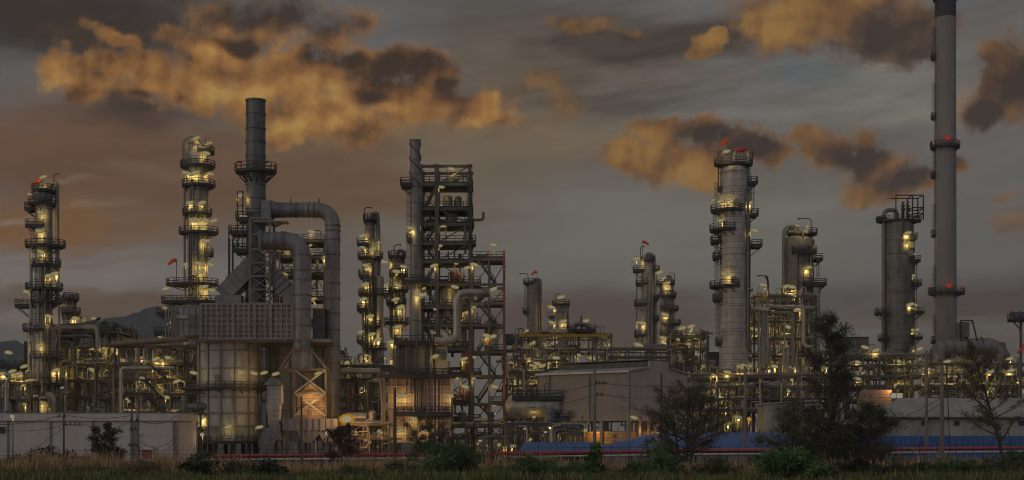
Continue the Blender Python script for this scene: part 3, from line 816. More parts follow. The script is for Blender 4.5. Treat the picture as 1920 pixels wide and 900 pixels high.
# ---- far columns in the middle
D = 420
t = column('distillation_tower', 'plain dark column with a windsock, far behind between the stair tower and the warehouse', 'column', 1000, 11.5, 532, D, 'shelldk', rings=(540,568,600,640), group='distillation towers')
platform(t, 981, 1006, 531, D, ring=(1000,9)); bracketed(t, 980, 990, 584, D, 1000, 11, 1.5)
pipe_part(t, [(1000,530),(1002,524),(1013,524),(1015,600),(1015,660)], 0.5, 'pipegr', D, flange=5, name='overhead_pipe'); pipe_part(t, [(1010,535,-1),(1010,650,-1)], 0.3, 'pipedk', D)
ladder(t, 985, 533, 584, D); windsock(t, 1007, 511, D, 531, -1); gooseneck_mast(t, 974, 990, 513, 531, D); 
D = 420
t = column('distillation_tower', 'stubby column with bright lamps on its top, far behind, above the yellow beamed pipe rack', 'column', 1052, 14, 574, D, 'shelldk', rings=(586,600,620), group='distillation towers')
platform(t, 1035, 1069, 571, D, ring=(1052,14)); bracketed(t, 1029, 1039, 594, D, 1052, 14, 1.5); platform(t, 1029, 1075, 620, D, ring=(1052,14))
gooseneck_mast(t, 1050, 1041, 551, 571, D); pipe_part(t, [(1064,575),(1066,640)], 0.35, 'pipegr', D); clutter_column(t, 1052, 14, 580, 640, D, 4, 6)
lamps_from(t, (1028,555,1062,610), D, cx=1052, r=14)
# ---- pair right of the warehouse roof
D = 400
t = column('distillation_tower', 'slim pale column with side decks and a windsock, above the warehouse roof', 'column', 1214, 11.5, 488, D, rings=(512,530,556,580,607,630), group='distillation towers')
for xl, xr, y in ((1188,1206,507),(1226,1235,507),(1193,1214,532),(1190,1212,570),(1190,1209,628),(1227,1234,561),(1227,1234,600)): bracketed(t, xl, xr, y, D, 1214, 11, 2)
platform(t, 1202, 1227, 489, D, ring=(1214,9))
pipe_part(t, [(1214,488),(1214,476),(1226,478),(1229,520),(1229,690)], 0.5, 'pipeal', D, flange=6, name='overhead_pipe'); pipe_part(t, [(1194,480),(1194,660)], 0.15, 'pipedk', D); pipe_part(t, [(1222,520,-2),(1222,660,-2)], 0.2, 'pipegr', D)
gooseneck_mast(t, 1209, 1201, 462, 489, D); windsock(t, 1205, 455, D, 489, 1); b = MB()
manway(t, 1216, 481, D, 1214, 6, 0.8); clutter_column(t, 1214, 11, 500, 650, D, 4, 23)
lamps_from(t, (1188,480,1230,650), D, cx=1214, r=11)
D = 390
t = column('distillation_tower', 'lamp lit column wrapped in dark decks, right beside the slim pale one with a windsock', 'column', 1250, 13, 528, D, rings=(545,570,595,622,650), group='distillation towers')
for xl, xr, y in ((1231,1264,534),(1236,1268,556),(1237,1272,581),(1238,1276,608),(1237,1270,628)): platform(t, xl, xr, y, D, ring=(1250,12))
gooseneck_mast(t, 1256, 1265, 512, 534, D); pipe_part(t, [(1248,528),(1248,518),(1258,518),(1262,560),(1263,690)], 0.4, 'pipegr', D, name='overhead_pipe'); pipe_part(t, [(1252,640,-2.5),(1252,690,-2.5)], 0.7, 'pipedk', D)
ladder(t, 1243, 556, 608, D, -2.3); clutter_column(t, 1250, 13, 540, 690, D, 6, 29)
lamps_from(t, (1234,505,1266,695), D, cx=1250, r=13)
# ---- the big pale column right of centre
D = 300
t = column('distillation_tower', 'tall thick pale column with a red pipe bend on its crown', 'column', 1376, 28, 321, D, 'shellbig', rings=(323,368,405,478,505,574,622,678), r1=25.5, group='distillation towers')
platform(t, 1339, 1411, 309, D, ring=(1375,14)); bracketed(t, 1396, 1419, 343, D, 1376, 25)
for xl, xr, y in ((1333,1397,396),(1331,1384,432),(1331,1393,538)): platform(t, xl, xr, y, D, ring=(1374,26))
for xl, xr, y in ((1408,1420,403),(1334,1349,453),(1408,1427,461),(1338,1349,483),(1338,1351,561),(1343,1351,643)): bracketed(t, xl, xr, y, D, 1376, 26, 1.5)
pipe_part(t, [(1377,318),(1377,281),(1403,281),(1404,330),(1404,568),(1410,580),(1440,582)], 0.42, 'pipeal', D, flange=9, name='overhead_pipe', bend=1.4)
pipe_part(t, [(1379,284,-0.1),(1381,280.5,-0.1),(1401,280.5,-0.1)], 0.5, 'red', D, name='red_pipe_bend', bend=0.6)
pipe_part(t, [(1396,420,-1.5),(1396,540,-1.5),(1402,545,-1.5),(1410,545,-1.5)], 0.3, 'pipegr', D); pipe_part(t, [(1400,470,-1),(1400,690,-1)], 0.22, 'pipedk', D)
pipe_part(t, [(1347,290,0),(1347,360,0)], 0.14, 'pipedk', D); pipe_part(t, [(1353,415,-2.5),(1353,430,-2.5)], 0.3, 'pipegr', D)
ladder(t, 1343, 343, 396, D); ladder(t, 1340, 396, 432, D); ladder(t, 1343, 432, 538, D); ladder(t, 1345, 538, 643, D); ladder(t, 1411, 343, 403, D)
for x, y in ((1376,384),(1372,528)): manway(t, x, y, D, 1376, 27, 0.6)
b = MB(); b.ellipsoid(P(1349,357,D)+Vector((0,-1,0)), (0.5,0.5,0.8), 10, 8); b.build('counterweight', M['dark'], t)
gooseneck_mast(t, 1360, 1347, 283, 309, D); windsock(t, 1365, 266, D, 309, -1)
for x in (1381,1387,1393): pipe_part(t, [(x,309),(x,298-(x%4))], 0.1, 'pipedk', D)
gooseneck_mast(t, 1411, 1410.5, 284, 309, D); clutter_column(t, 1376, 27.5, 350, 680, D, 6, 31, side=1)
lamps_from(t, (1335,280,1417,520), D, cx=1376, r=27)
# ---- rounded vessel column
D = 330
t = column('distillation_tower', 'dark dome topped column with a tall bent pipe on its left side, behind the casuarina', 'column', 1498, 26.5, 453, D, 'shelldk', rings=(470,497,530,560), group='distillation towers')
b = MB(); b.lathe(shell_profile(7.5*D/F, 0, PZ(545,D), [PZ(y,D) for y in (575,610)], 'dome'), (PX(1524,D), D-3.5), 20); b.build('side_vessel', M['shell'], t)
platform(t, 1476, 1532, 439, D, ring=(1500,17)); platform(t, 1481, 1523, 476, D, 1.2, yc=D-3.8)
for xl, xr, y in ((1523,1536,489),(1500,1543,535),(1502,1531,550)): bracketed(t, xl, xr, y, D, 1498, 26, 1.6, yc=D-2.5)
pipe_part(t, [(1495,440,-0.5),(1494,427,-0.5),(1470,427,-0.5),(1469,470,-0.5),(1470,640,-0.5)], 0.5, 'pipegr', D, flange=8, name='overhead_pipe', bend=1.6)
gooseneck_mast(t, 1496, 1521, 410, 465, D); pipe_part(t, [(1500,440,-3),(1500,462,-3)], 0.25, 'pipedk', D); pipe_part(t, [(1516,450,-3),(1516,500,-3)], 0.3, 'pipegr', D)
pipe_part(t, [(1533,535,-2),(1533,660,-2)], 0.18, 'pipegr', D); ladder(t, 1530, 489, 535, D, -2)
manway(t, 1515, 458, D, 1498, 26.5, 0.75); clutter_column(t, 1498, 26, 470, 560, D, 4, 41)
lamps_from(t, (1490,420,1540,510), D, cx=1498, r=26)
# ---- far right dark column
D = 370
t = column('distillation_tower', 'dark grey column crowned by a cage of steel, beside the tall concrete chimney', 'column', 1686, 26.5, 424, D, 'shelldk', rings=(452,477,520,548,592,630,640,655), group='distillation towers')
platform(t, 1643, 1727, 415, D, ring=(1685,17))
fr = MB(); z0, z1 = PZ(415,D), PZ(369,D)
X0, X1 = PX(1706,D), PX(1726,D)
for X in (X0, X1):
    for Y in (D-2.5, D+2.5): fr.beam((X,Y,z0),(X,Y,z1),0.28)
for z in (z1, z0+(z1-z0)*0.5, z0+(z1-z0)*0.25):
    for Y in (D-2.5,D+2.5): fr.beam((PX(1675,D) if z == z1 else X0,Y,z),(X1,Y,z),0.25)
    for X in (X0,X1): fr.beam((X,D-2.5,z),(X,D+2.5,z),0.2)
fr.beam((PX(1675,D),D-2.5,z0),(PX(1675,D),D-2.5,z1),0.25); fr.beam((X0,D-2.5,z0),(X1,D-2.5,z0+(z1-z0)*0.5),0.18)
fr.build('top_frame', M['dark'], t)
for k in range(6): pipe_part(t, [(1690+k*3,415,-1+k%3),(1690+k*3,382+5*(k%3),-1+k%3),(1693+k*3,380+5*(k%3),-1+k%3)], 0.28, 'pipedk', D, name='relief_pipe')
pipe_part(t, [(1681,415,-0.5),(1680,394,-0.5),(1657,394,-0.5),(1656,430,-0.5),(1656,662,-0.5)], 0.56, 'pipegr', D, flange=9, name='overhead_pipe', bend=1.7)
pipe_part(t, [(1640,411,-1.4),(1660,411,-1.4)], 0.5, 'pipedk', D)
for xl, xr, y in ((1698,1714,448),(1697,1720,490),(1706,1722,534),(1693,1727,586),(1706,1724,634),(1640,1655,588),(1646,1658,636)): bracketed(t, xl, xr, y, D, 1686, 26, 1.6, yc=D-1.5)
pipe_part(t, [(1712,440,-1),(1712,660,-1)], 0.2, 'pipegr', D); pipe_part(t, [(1686,415,-3.6),(1686,448,-3.6)], 0.3, 'pipedk', D)
ladder(t, 1717, 490, 586, D); ladder(t, 1716, 586, 660, D)
for x, y in ((1703,462),(1700,478)): manway(t, x, y, D, 1686, 26.5, 0.7)
lamps_from(t, (1690,430,1726,660), D, cx=1686, r=26)

# ------------------------------------------------------------------ tall concrete chimney
D = 360; X = PX(1772.5,D)
t = thing('chimney', 'tall pale concrete chimney with a dark top band and two ring walkways', 'chimney', (X,D,0))
b = MB(); b.lathe([(22*D/F,0),(20.5*D/F,PZ(640,D)),(19.6*D/F,PZ(200,D)),(19.3*D/F,PZ(34,D))], (X,D), 48); b.build('shaft', M['conc'], t)
b = MB(); b.lathe([(19.4*D/F,PZ(34,D)+0.01),(19.2*D/F,PZ(2,D)),(22.5*D/F,PZ(1,D)),(22.5*D/F,PZ(-3,D)),(19*D/F,PZ(-4,D)),(19*D/F,PZ(-40,D))], (X,D), 48); b.build('dark_band', M['concdk'], t)
for xl, xr, y in ((1745,1799,275),(1741,1808,549)):
    o = platform(t, xl, xr, y, D, ring=(1772.5,20), thick=0.5)
    for lx in (0.25, 0.95, 0.02):
        lb = MB(); c = P(xl+(xr-xl)*(0.45 if lx == 0.25 else lx), y-10, D)+Vector((0,-3.6 if lx == 0.25 else 0,0)); r_ = 0.42 if lx == 0.25 else 0.25
        lb.ellipsoid(c, (r_*(1.8 if lx == 0.25 else 1),r_,r_), 10, 6, 1); lb.sweep([c-Vector((0,0,1.3)), c-Vector((0,0,0.2))], 0.08, 6, 0); lo = lb.build('beacon_lamp', [M['dark'], M['lamp_red']], t)
        if lx == 0.25: bulb(lo, c-world_loc(lo)+Vector((0,-0.7,0.2)), 22, (1.0,0.06,0.03))
for y0, y1 in ((52,108),(156,220),(275,330),(383,440),(500,549),(590,640)):
    ladder(t, 1749.5, y0, y1, D)
    o = bracketed(t, 1747, 1753, y1, D, 1772, 20, 0.8)
# ------------------------------------------------------------------ fired heater with its ringed stack and ducts
def pxbox(b, x0, x1, y0, y1, D0, D1, mi=0, Dp=None):
    Dp = Dp or D0
    b.bb(PX(x0,Dp), PX(x1,Dp), D0, D1, PZ(y1,Dp), PZ(y0,Dp), mi)

D = 268
t = thing('fired_heater', 'large grey cylindrical heater under a grid panelled box, at the foot of the ringed stack', 'furnace', (PX(440,D), D, 0))
def ribbed_drum(cx, r, y0, y1, D, nrib, bands, m, nm):
    b = MB(); X = PX(cx,D); R0 = r*D/F; z0, z1 = PZ(y1,D), PZ(y0,D)
    b.lathe([(R0,z0),(R0,z1)], (X,D), 48)
    for k in range(nrib):
        a = 2*math.pi*(k+0.35)/nrib
        b.box((X+(R0+0.06)*math.cos(a), D+(R0+0.06)*math.sin(a), (z0+z1)/2), (0.2,0.15,(z1-z0)/2), a, 1)
    for y in bands:
        z = PZ(y,D); b.lathe([(R0-0.05,z-0.11),(R0+0.2,z-0.13),(R0+0.2,z+0.13),(R0-0.05,z+0.15)], (X,D), 48, 1)
    return b.build(nm, [m, M['rib']], t)
ribbed_drum(430, 58, 636, 826, D, 14, (660,693,722,745,775,800), M['heater'], 'radiant_shell')
ribbed_drum(556, 54, 640, 826, D+9, 14, (668,700,735,770,800), M['heater'], 'radiant_shell')
for k in range(10):
    a = 2*math.pi*k/10; b = MB(); x = PX(430,D)+5.3*math.cos(a); y = D+5.3*math.sin(a)
    b.bb(x-0.3,x+0.3,y-0.3,y+0.3,0,PZ(826,D)); b.build('support_leg', M['dark'], t)
platform(t, 336, 500, 729, D, ring=(430,58)); platform(t, 370, 492, 829, D, ring=(430,58))
for x, y in ((420,710),(412,806),(459,812)): manway(t, x, y, D, 430, 58, 0.45)
# convection box with its grid of stiffeners
Df, Db = D-7.5, D+8
b = MB(); pxbox(b, 377, 548, 572, 634, Df, Db); 
b.build('convection_box', M['gridpan'], t)
b = MB()
x = 377.0
while x <= 548.5:
    w = 0.5 if any(abs(x-q) < 5 for q in (377,438,480,512,548)) else 0.3
    X = PX(x,Df); b.bb(X-w/2,X+w/2,Df-0.24-(0.1 if w > 0.45 else 0),Df-0.003,PZ(636,Df),PZ(570,Df)); x += 10.06
for y in (570,578,588,598,608,618,627,635):
    w = 0.42 if y in (570,635) else 0.26
    z = PZ(y,Df); b.bb(PX(376.2,Df),PX(548.8,Df),Df-0.2,Df-0.005,z-w/2,z+w/2)
b.build('stiffener_grid', M['gridbar'], t)
for x in (377,438,548):      # side stiffeners
    pass
b = MB(); pxbox(b, 586, 608, 578, 638, Df+5, Db+5)
for y in range(580,638,9): pxbox(b, 585.5, 608.5, y, y+1.3, Df+4.85, Df+4.99)
for x in range(588,608,6): pxbox(b, x, x+1.2, 578, 638, Df+4.8, Df+4.98)
b.build('side_box', M['grid'], t)
b = MB(); pxbox(b, 331, 376.6, 574, 628, Df+2, Db-1)
for x in (331,341,352,364,375): pxbox(b, x, x+1.5, 573, 629, Df+1.75, Df+1.99)
for y in (573,590,608,627): pxbox(b, 330.5, 376.4, y, y+1.6, Df+1.8, Df+1.98)
b.build('header_box', M['heater'], t)
for k, x in enumerate((333,338,343,348)): pipe_part(t, [(x,640,-9),(x,588+k*2,-9),(x+4,586+k*2,-7)], 0.16, 'pipegr', D)
pipe_part(t, [(340,603,-8.2),(372,603,-8.2)], 0.42, 'pipeal', D)
b = MB(); pxbox(b, 372, 620, 635.5, 641, Df+0.4, Db); b.build('box_girder', M['grid'], t)
# inclined breeching on both sides of the stack
def incline(xa, ya, xb, yb, hw, dep, nm):
    b = MB(); A, B = P(xa,ya,D), P(xb,yb,D); d = (B-A).normalized(); n = Vector((-d.z,0,d.x))*hw*D/F
    def ring(p, g=1.0): return [p-n*g+Vector((0,-dep*g,0)), p+n*g+Vector((0,-dep*g,0)), p+n*g+Vector((0,dep*g,0)), p-n*g+Vector((0,dep*g,0))]
    b.hexa(ring(A)+ring(B))
    L = (B-A).length
    for f in (0.16,0.3,0.46,0.62,0.9):
        p = A+(B-A)*f; b.hexa(ring(p-d*0.13, 1.09)+ring(p+d*0.13, 1.09), 1)
    return b.build(nm, [M['duct'],M['rib']], t)
incline(478, 496, 420, 556, 16, 2.4, 'breeching'); incline(508, 510, 556, 562, 14, 2.4, 'breeching')
b = MB(); pxbox(b, 404, 452, 553, 571.5, D-2.8, D+2.8); pxbox(b, 530, 572, 556, 571.5, D-2.7, D+2.7); b.build('breeching_base', M['duct'], t)
lamps_from(t, (355,690,590,705), D-6.6, 0.0, power=60); lamps_from(t, (425,790,490,805), D-6.8, power=55)
lamps_from(t, (360,778,378,790), D-4); lamps_from(t, (590,695,605,705), D-10)

# ---- stack on its braced base
t = thing('steel_stack', 'ringed weathered steel stack with a flared walkway, rising over the grid panelled heater', 'chimney', (PX(479.5,D), D, 0))
X = PX(479.5,D); rr = 18.6*D/F
b = MB(); b.lathe(shell_profile(rr*1.02, PZ(571,D), PZ(190,D), [PZ(y,D) for y in (214,242,267,293,340,347,372,392,400,410)], 'open', rr*0.97), (X,D), 40); b.build('shaft', M['stack'], t)
o = platform(t, 441, 519, 322, D, ring=(479.5,18.5), rail=False)
q = MB(); hw = (519-441)/2*D/F; rail_into(q, [(X+hw*math.cos(2*math.pi*k/16+0.2), D+3.0*math.sin(2*math.pi*k/16+0.2)) for k in range(16)], PZ(322,D), h=1.5, t=0.1); q.build('railing', M['dark'], o)
b = MB()
for k in range(12):
    a = 2*math.pi*(k+0.5)/12
    b.beam((X+hw*0.97*math.cos(a), D+3.0*math.sin(a), PZ(324,D)), (X+rr*math.cos(a), D+rr*math.sin(a), PZ(343,D)), 0.22)
b.build('bracket', M['dark'], t)
for x in (455,482,505):
    b = MB(); c = P(x,309,D); b.ellipsoid(c+Vector((0,-2.9,0)), (0.5,0.3,0.22), 8, 6); b.build('beacon_lamp', M['rust'], t)
b = MB(); pxbox(b, 489, 505, 376, 412, D-1.9, D+1.9); pxbox(b, 505.2, 507, 374, 414, D-2.1, D+2.1); b.build('duct_outlet', M['duct'], t)
xs = (PX(474,D), PX(511,D)); ys = (D-2.9, D+1.5); z0, z1 = PZ(571,D), PZ(414,D)
for X_ in xs:
    for Y in ys: b = MB(); b.bb(X_-0.2,X_+0.2,Y-0.2,Y+0.2,z0,z1); b.build('post', M['grid'], t)
lv = [571,546,521,496,471,443,414]
for Y in ys:
    for i, y in enumerate(lv):
        b = MB(); b.bb(xs[0],xs[1],Y-0.1,Y+0.1,PZ(y,D)-0.16,PZ(y,D)+0.16); b.build('tie_beam', M['grid'], t)
    for a, c in ((571,546),(546,521),(521,496),(496,471)):
        b = MB(); b.beam((xs[0],Y,PZ(a,D)),(xs[1],Y,PZ(c,D)),0.17); b.beam((xs[1],Y-0.17,PZ(a,D)),(xs[0],Y-0.17,PZ(c,D)),0.17); b.build('brace', M['grid'], t)
for X_ in xs:
    for a, c in ((571,546),(546,521),(521,496),(496,471)):
        b = MB(); b.beam((X_,ys[0],PZ(a,D)),(X_,ys[1],PZ(c,D)),0.15); b.build('brace', M['grid'], t)
b = MB(); pxbox(b, 474, 513, 413, 416.5, D-3.2, D+1.8); pxbox(b, 513, 538, 414, 416.5, D-1.5, D+1.5); b.beam(P(536,416,D),P(512,428,D),0.2); b.build('support_deck', M['grid'], t)
# scaffold landings on the stack's left side
for xl, xr, y in ((433,474,437),(440,474,471),(446,474,412)): platform(t, xl, xr, y, D, 2.2)
for x, ya, yb in ((433,437,525),(441,437,520),(449,362,480),(459,362,480)):
    b = MB(); b.beam(P(x,ya,D)+Vector((0,-2,0)), P(x,yb,D)+Vector((0,-2,0)), 0.2); b.build('scaffold_post', M['dark'], t)
for y in (362,374,388,400):
    b = MB(); b.beam(P(448.5,y,D)+Vector((0,-2,0)), P(462,y,D)+Vector((0,-2,0)), 0.13); b.build('scaffold_rail', M['dark'], t)
for a, c in (((441,471),(474,500)),((433,437),(460,471)),((460,437),(441,471))):
    b = MB(); b.beam(P(*a,D)+Vector((0,-1.9,0)), P(*c,D)+Vector((0,-1.9,0)), 0.17); b.build('scaffold_brace', M['dark'], t)
ladder(t, 436, 450, 560, D, -1.5); b = MB(); b.pipe([P(461,415,D),P(461,372,D)], 0.07, 6); b.build('mast', M['dark'], t)
lamps_from(t, (445,360,470,415), D-1)

def ringed_duct(name, label, pts, r, D, bend, rings, m='duct', seg=()):
    q = [P(p[0],p[1],D)+Vector((0,p[2] if len(p)>2 else 0,0)) for p in pts]
    t = thing(name, label, 'duct', (q[-1].x, q[-1].y, 0))
    b = MB(); b.pipe(q, r, 28, bend); b.build('duct_shell', M[m], t)
    for (a, c, fr) in rings:
        b = MB(); A = q[a]; B = q[c]; d = (B-A).normalized(); p = A+(B-A)*fr
        b.sweep([p-d*0.13, p+d*0.13], r*1.075, 28); b.build('flange_ring', M['stack'], t)
    return t
r1 = 1.42
t = ringed_duct('flue_duct', 'long slim flue duct leaving the stack high up and dropping straight to the ground', [(508,394),(624,394),(623,782)], r1, D, 3.2,
    [(0,1,f) for f in (0.13,0.19,0.42,0.62,0.71)]+[(1,2,f) for f in (0.075,0.1,0.145,0.215,0.285,0.355,0.43,0.50,0.58,0.66,0.74,0.82,0.9)])
b = MB(); A, B = P(505.5,394,D), P(521,394,D); b.sweep([A,B],[1.85,1.42],4); b.build('transition', M['duct'], t)
for x, y in ((545,378),(598,378)): b = MB(); b.sweep([P(x,y,D)-Vector((0,0,0.4)),P(x,y,D)+Vector((0,0,0.55))],0.14,6); b.build('lug', M['stack'], t)
r2 = 1.68; D2 = 261
t = ringed_duct('flue_duct', 'thicker lower flue duct whose elbow turns down onto the braced lantern lit base', [(488,452),(567,452),(566.5,656)], r2, D2, 3.5,
    [(0,1,f) for f in (0.22,0.36,0.52,0.60)]+[(1,2,f) for f in (0.13,0.27,0.36,0.5,0.63,0.78,0.92,0.99)])
b = MB(); pxbox(b, 483.5, 489.5, 431, 473, D2-2.1, D2+2.1); b.build('inlet_flange', M['stack'], t)
b = MB(); q = P(562,640,D2); b.sweep([q+Vector((0,-1.6,0)),q+Vector((0,-1.85,0))],0.35,10); b.build('manway', M['stack'], t)

# ---- braced base of the lower duct, with the lit panel house inside
D = 259
t = thing('duct_support', 'braced square steel frame lit orange from inside, carrying the lower flue duct', 'steel frame', (PX(581,D), D+2.5, 0))
b = MB(); zt = PZ(655.5,D); z1 = PZ(692,D); cx = PX(566.5,D2); yc = D2
b.hexa([(PX(548,D),D+0.3,z1),(PX(587,D),D+0.3,z1),(PX(587,D),D+4.2,z1),(PX(548,D),D+4.2,z1),(cx-1.55,yc-1.55,zt),(cx+1.55,yc-1.55,zt),(cx+1.55,yc+1.55,zt),(cx-1.55,yc+1.55,zt)])
b.build('hopper', M['duct'], t)
for xa, ya, xb, yb in ((549,655,524,692),(584,655,612,692)):
    for Y in (0,4.6): b = MB(); b.beam(P(xa,ya,D)+Vector((0,Y,0)),P(xb,yb,D)+Vector((0,Y,0)),0.26); b.build('raker', M['grid'], t)
for x in (549,568,585):
    b = MB(); b.beam(P(x,655,D)+Vector((0,-0.2,0)),P(x,692,D)+Vector((0,-0.2,0)),0.2); b.build('strut', M['grid'], t)
for y in (655,693,737,780,784):
    xl = 522 if y == 693 else (546 if y in (655,) else 551); xr = 613 if y >= 693 else 588
    for Y in (0,4.8): b = MB(); b.bb(PX(xl,D),PX(xr,D),D+Y-0.16,D+Y+0.16,PZ(y,D)-0.2,PZ(y,D)+0.2); b.build('tie_beam', M['steelb'], t)
for x in (552,611):
    for Y in (0,4.8):
        b = MB(); X = PX(x,D); b.bb(X-0.21,X+0.21,D+Y-0.21,D+Y+0.21,PZ(784,D),PZ(693,D)); b.build('post', M['steelb'], t)
for a, c in ((693,737),(737,780)):
    for s in (0,1):
        b = MB(); b.beam(P(552 if s else 611,a,D)+Vector((0,-0.1-0.22*s,0)),P(611 if s else 552,c,D)+Vector((0,-0.1-0.22*s,0)),0.34); b.build('brace', M['grid'], t)
b = MB(); zb, ze, zr = PZ(781,D), PZ(740,D), PZ(719,D); xa, xb, xm = PX(556,D), PX(608,D), PX(580,D); ya, yb = D+0.9, D+4.3
b.hexa([(xa,ya,zb),(xb,ya,zb),(xb,yb,zb),(xa,yb,zb),(xa,ya,ze),(xb,ya,ze),(xb,yb,ze),(xa,yb,ze)])
b.add([(xa,ya,ze+.01),(xb,ya,ze+.01),(xm,ya,zr),(xa,yb,ze+.01),(xb,yb,ze+.01),(xm,yb,zr)],[(0,1,2),(5,4,3),(0,2,5,3),(1,4,5,2),(0,3,4,1)])
b.build('panel_house', M['orange'], t)
b = MB(); pxbox(b, 576, 584, 769, 780, D+0.75, D+0.89); b.build('hatch', M['grid'], t)
bulb(t, P(583,745,D)+Vector((0.2,-1.6,0))-t.location, 230, (1.0,0.60,0.25), 0.5)
bulb(t, P(590,775,D)+Vector((0.2,-2.6,0))-t.location, 260, (1.0,0.55,0.22), 0.5)
lamps_from(t, (510,695,520,704), D-0.5)

# ---- blower house with curved intake duct
D = 255
t = thing('air_intake', 'grey sheet intake house with a small gabled roof, left of the orange lit frame', 'air intake', (PX(513,D), D, 0))
b = MB(); pxbox(b, 500, 527, 720, 757, D-1.3, D+1.3)
for y in (729,738,747): pxbox(b, 499.6, 527.4, y, y+1, D-1.4, D-1.31)
b.build('hood_box', M['heater'], t)
b = MB(); xa, xm, xb = PX(496,D), PX(512,D), PX(531,D); z0, z1 = PZ(720,D), PZ(709,D)
b.hexa([(xa,D-1.7,z0-.25),(xb,D-1.7,z0-.25),(xb,D+1.7,z0-.25),(xa,D+1.7,z0-.25),(xa+1.2,D-1.4,z1),(xb-1.2,D-1.4,z1),(xb-1.2,D+1.4,z1),(xa+1.2,D+1.4,z1)])
b.build('roof', M['equipbl'], t)
b = MB(); b.hexa([(PX(505,D),D-1,PZ(798,D)),(PX(524,D),D-1,PZ(798,D)),(PX(524,D),D+1,PZ(798,D)),(PX(505,D),D+1,PZ(798,D)),(PX(500.5,D),D-1.25,PZ(757,D)),(PX(526.5,D),D-1.25,PZ(757,D)),(PX(526.5,D),D+1.25,PZ(757,D)),(PX(500.5,D),D+1.25,PZ(757,D))])
for y in (768,778,788): pxbox(b, 502.6, 525.4, y, y+1, D-1.28, D-1.1)
b.build('downcomer', M['heater'], t)
b = MB(); N = 9; rings = []
for k in range(N+1):
    a = math.pi/2*k/N; cx, cy = 528, 838; ro, ri = 42, 14
    rings.append([P(cx-ro*math.sin(a+0.0)*1.0, cy-ro*math.cos(a)*1.05, D), P(cx-ri*math.sin(a), cy-ri*math.cos(a), D)])
for k in range(N):
    p, q = rings[k], rings[k+1]; f = Vector((0,-1.6,0)); g = Vector((0,1.6,0)); e = 1.0 if k % 2 else 0.92
    b.hexa([p[1]+f*e,p[0]+f*e,p[0]+g*e,p[1]+g*e,q[1]+f*e,q[0]+f*e,q[0]+g*e,q[1]+g*e])
b.build('curved_duct', M['duct'], t)
t = thing('air_duct', 'low horizontal ribbed air duct on legs below the orange lit frame', 'duct', (PX(580,D), D+1, 0))
b = MB(); pxbox(b, 529, 632, 785, 807, D-1.2, D+3.5)
x = 531
while x < 632: pxbox(b, x, x+1.3, 784, 808, D-1.4, D-1.21); x += 11.5
b.build('duct_box', M['duct'], t)
b = MB(); b.hexa([(PX(572,D),D-0.8,PZ(830,D)),(PX(586,D),D-0.8,PZ(830,D)),(PX(586,D),D+2.8,PZ(830,D)),(PX(572,D),D+2.8,PZ(830,D)),(PX(556,D),D-1.1,PZ(807.1,D)),(PX(606,D),D-1.1,PZ(807.1,D)),(PX(606,D),D+3.3,PZ(807.1,D)),(PX(556,D),D+3.3,PZ(807.1,D))]); b.build('hopper', M['duct'], t)
b = MB(); b.hexa([(PX(612,D),D-0.8,PZ(835,D)),(PX(628,D),D-0.8,PZ(835,D)),(PX(628,D),D+2.8,PZ(835,D)),(PX(612,D),D+2.8,PZ(835,D)),(PX(596,D),D-0.9,PZ(807.2,D)),(PX(618,D),D-0.9,PZ(807.2,D)),(PX(618,D),D+3,PZ(807.2,D)),(PX(596,D),D+3,PZ(807.2,D))]); b.build('chute', M['duct'], t)
for x in (533,555,592,610,630):
    b = MB(); b.beam(P(x,807,D), Vector((PX(x,D),D,0)), 0.3); b.build('leg', M['pole'], t)

# ---- steelwork seen between the two ducts
D = 288
t = rack('open_steelwork', 'open steelwork with yellow lit decks, seen between the two big flue ducts', 516, 608, (452,482,514,560,600), D, 9, 12, dx=46, cat='steel frame', npipe=2, nvert=5, vessels=2, brace=0.7, toprail=True)
for y in (482,514,560): deck(t, 516, 608, y, D, 9)
gooseneck_mast(t, 590, 602, 432, 452, D)
lamps_from(t, (520,430,612,575), D, 2)

# ------------------------------------------------------------------ thin spiral-straked chimney and the furnace below it
D = 268; X = PX(778.5,D)
t = thing('steel_stack', 'thin pale chimney with a spiral strake near its top, against the open steel frame', 'chimney', (X, D, 0))
R0 = 9.6*D/F
b = MB(); b.lathe(shell_profile(R0*1.12, PZ(642,D), PZ(265,D), [PZ(y,D) for y in (300,325,350,380,405,435,460,500,515,560,600)], 'open', R0*0.98), (X,D), 32); b.build('shaft', M['duct'], t)
for ph in (0, math.pi):
    b = MB(); pts = []
    for k in range(61):
        u = k/60; a = ph+u*2*math.pi*1.6; pts.append((X+(R0+0.09)*math.cos(a), D+(R0+0.09)*math.sin(a), PZ(268+u*88,D)))
    b.sweep(pts, 0.13, 6); b.build('strake', M['stack'], t)
bracketed(t, 752, 771, 347, D, 778, 9, 1.8); platform(t, 753, 809, 529, D, ring=(778.5,10)); bracketed(t, 763, 771, 449, D, 778, 9, 1.3)
ladder(t, 767, 347, 449, D); ladder(t, 767, 449, 529, D); pipe_part(t, [(790,380,0),(790,525,0)], 0.1, 'pipedk', D)
lamps_from(t, (765,420,775,435), D-1); lamps_from(t, (778,535,800,560), D-1.5)

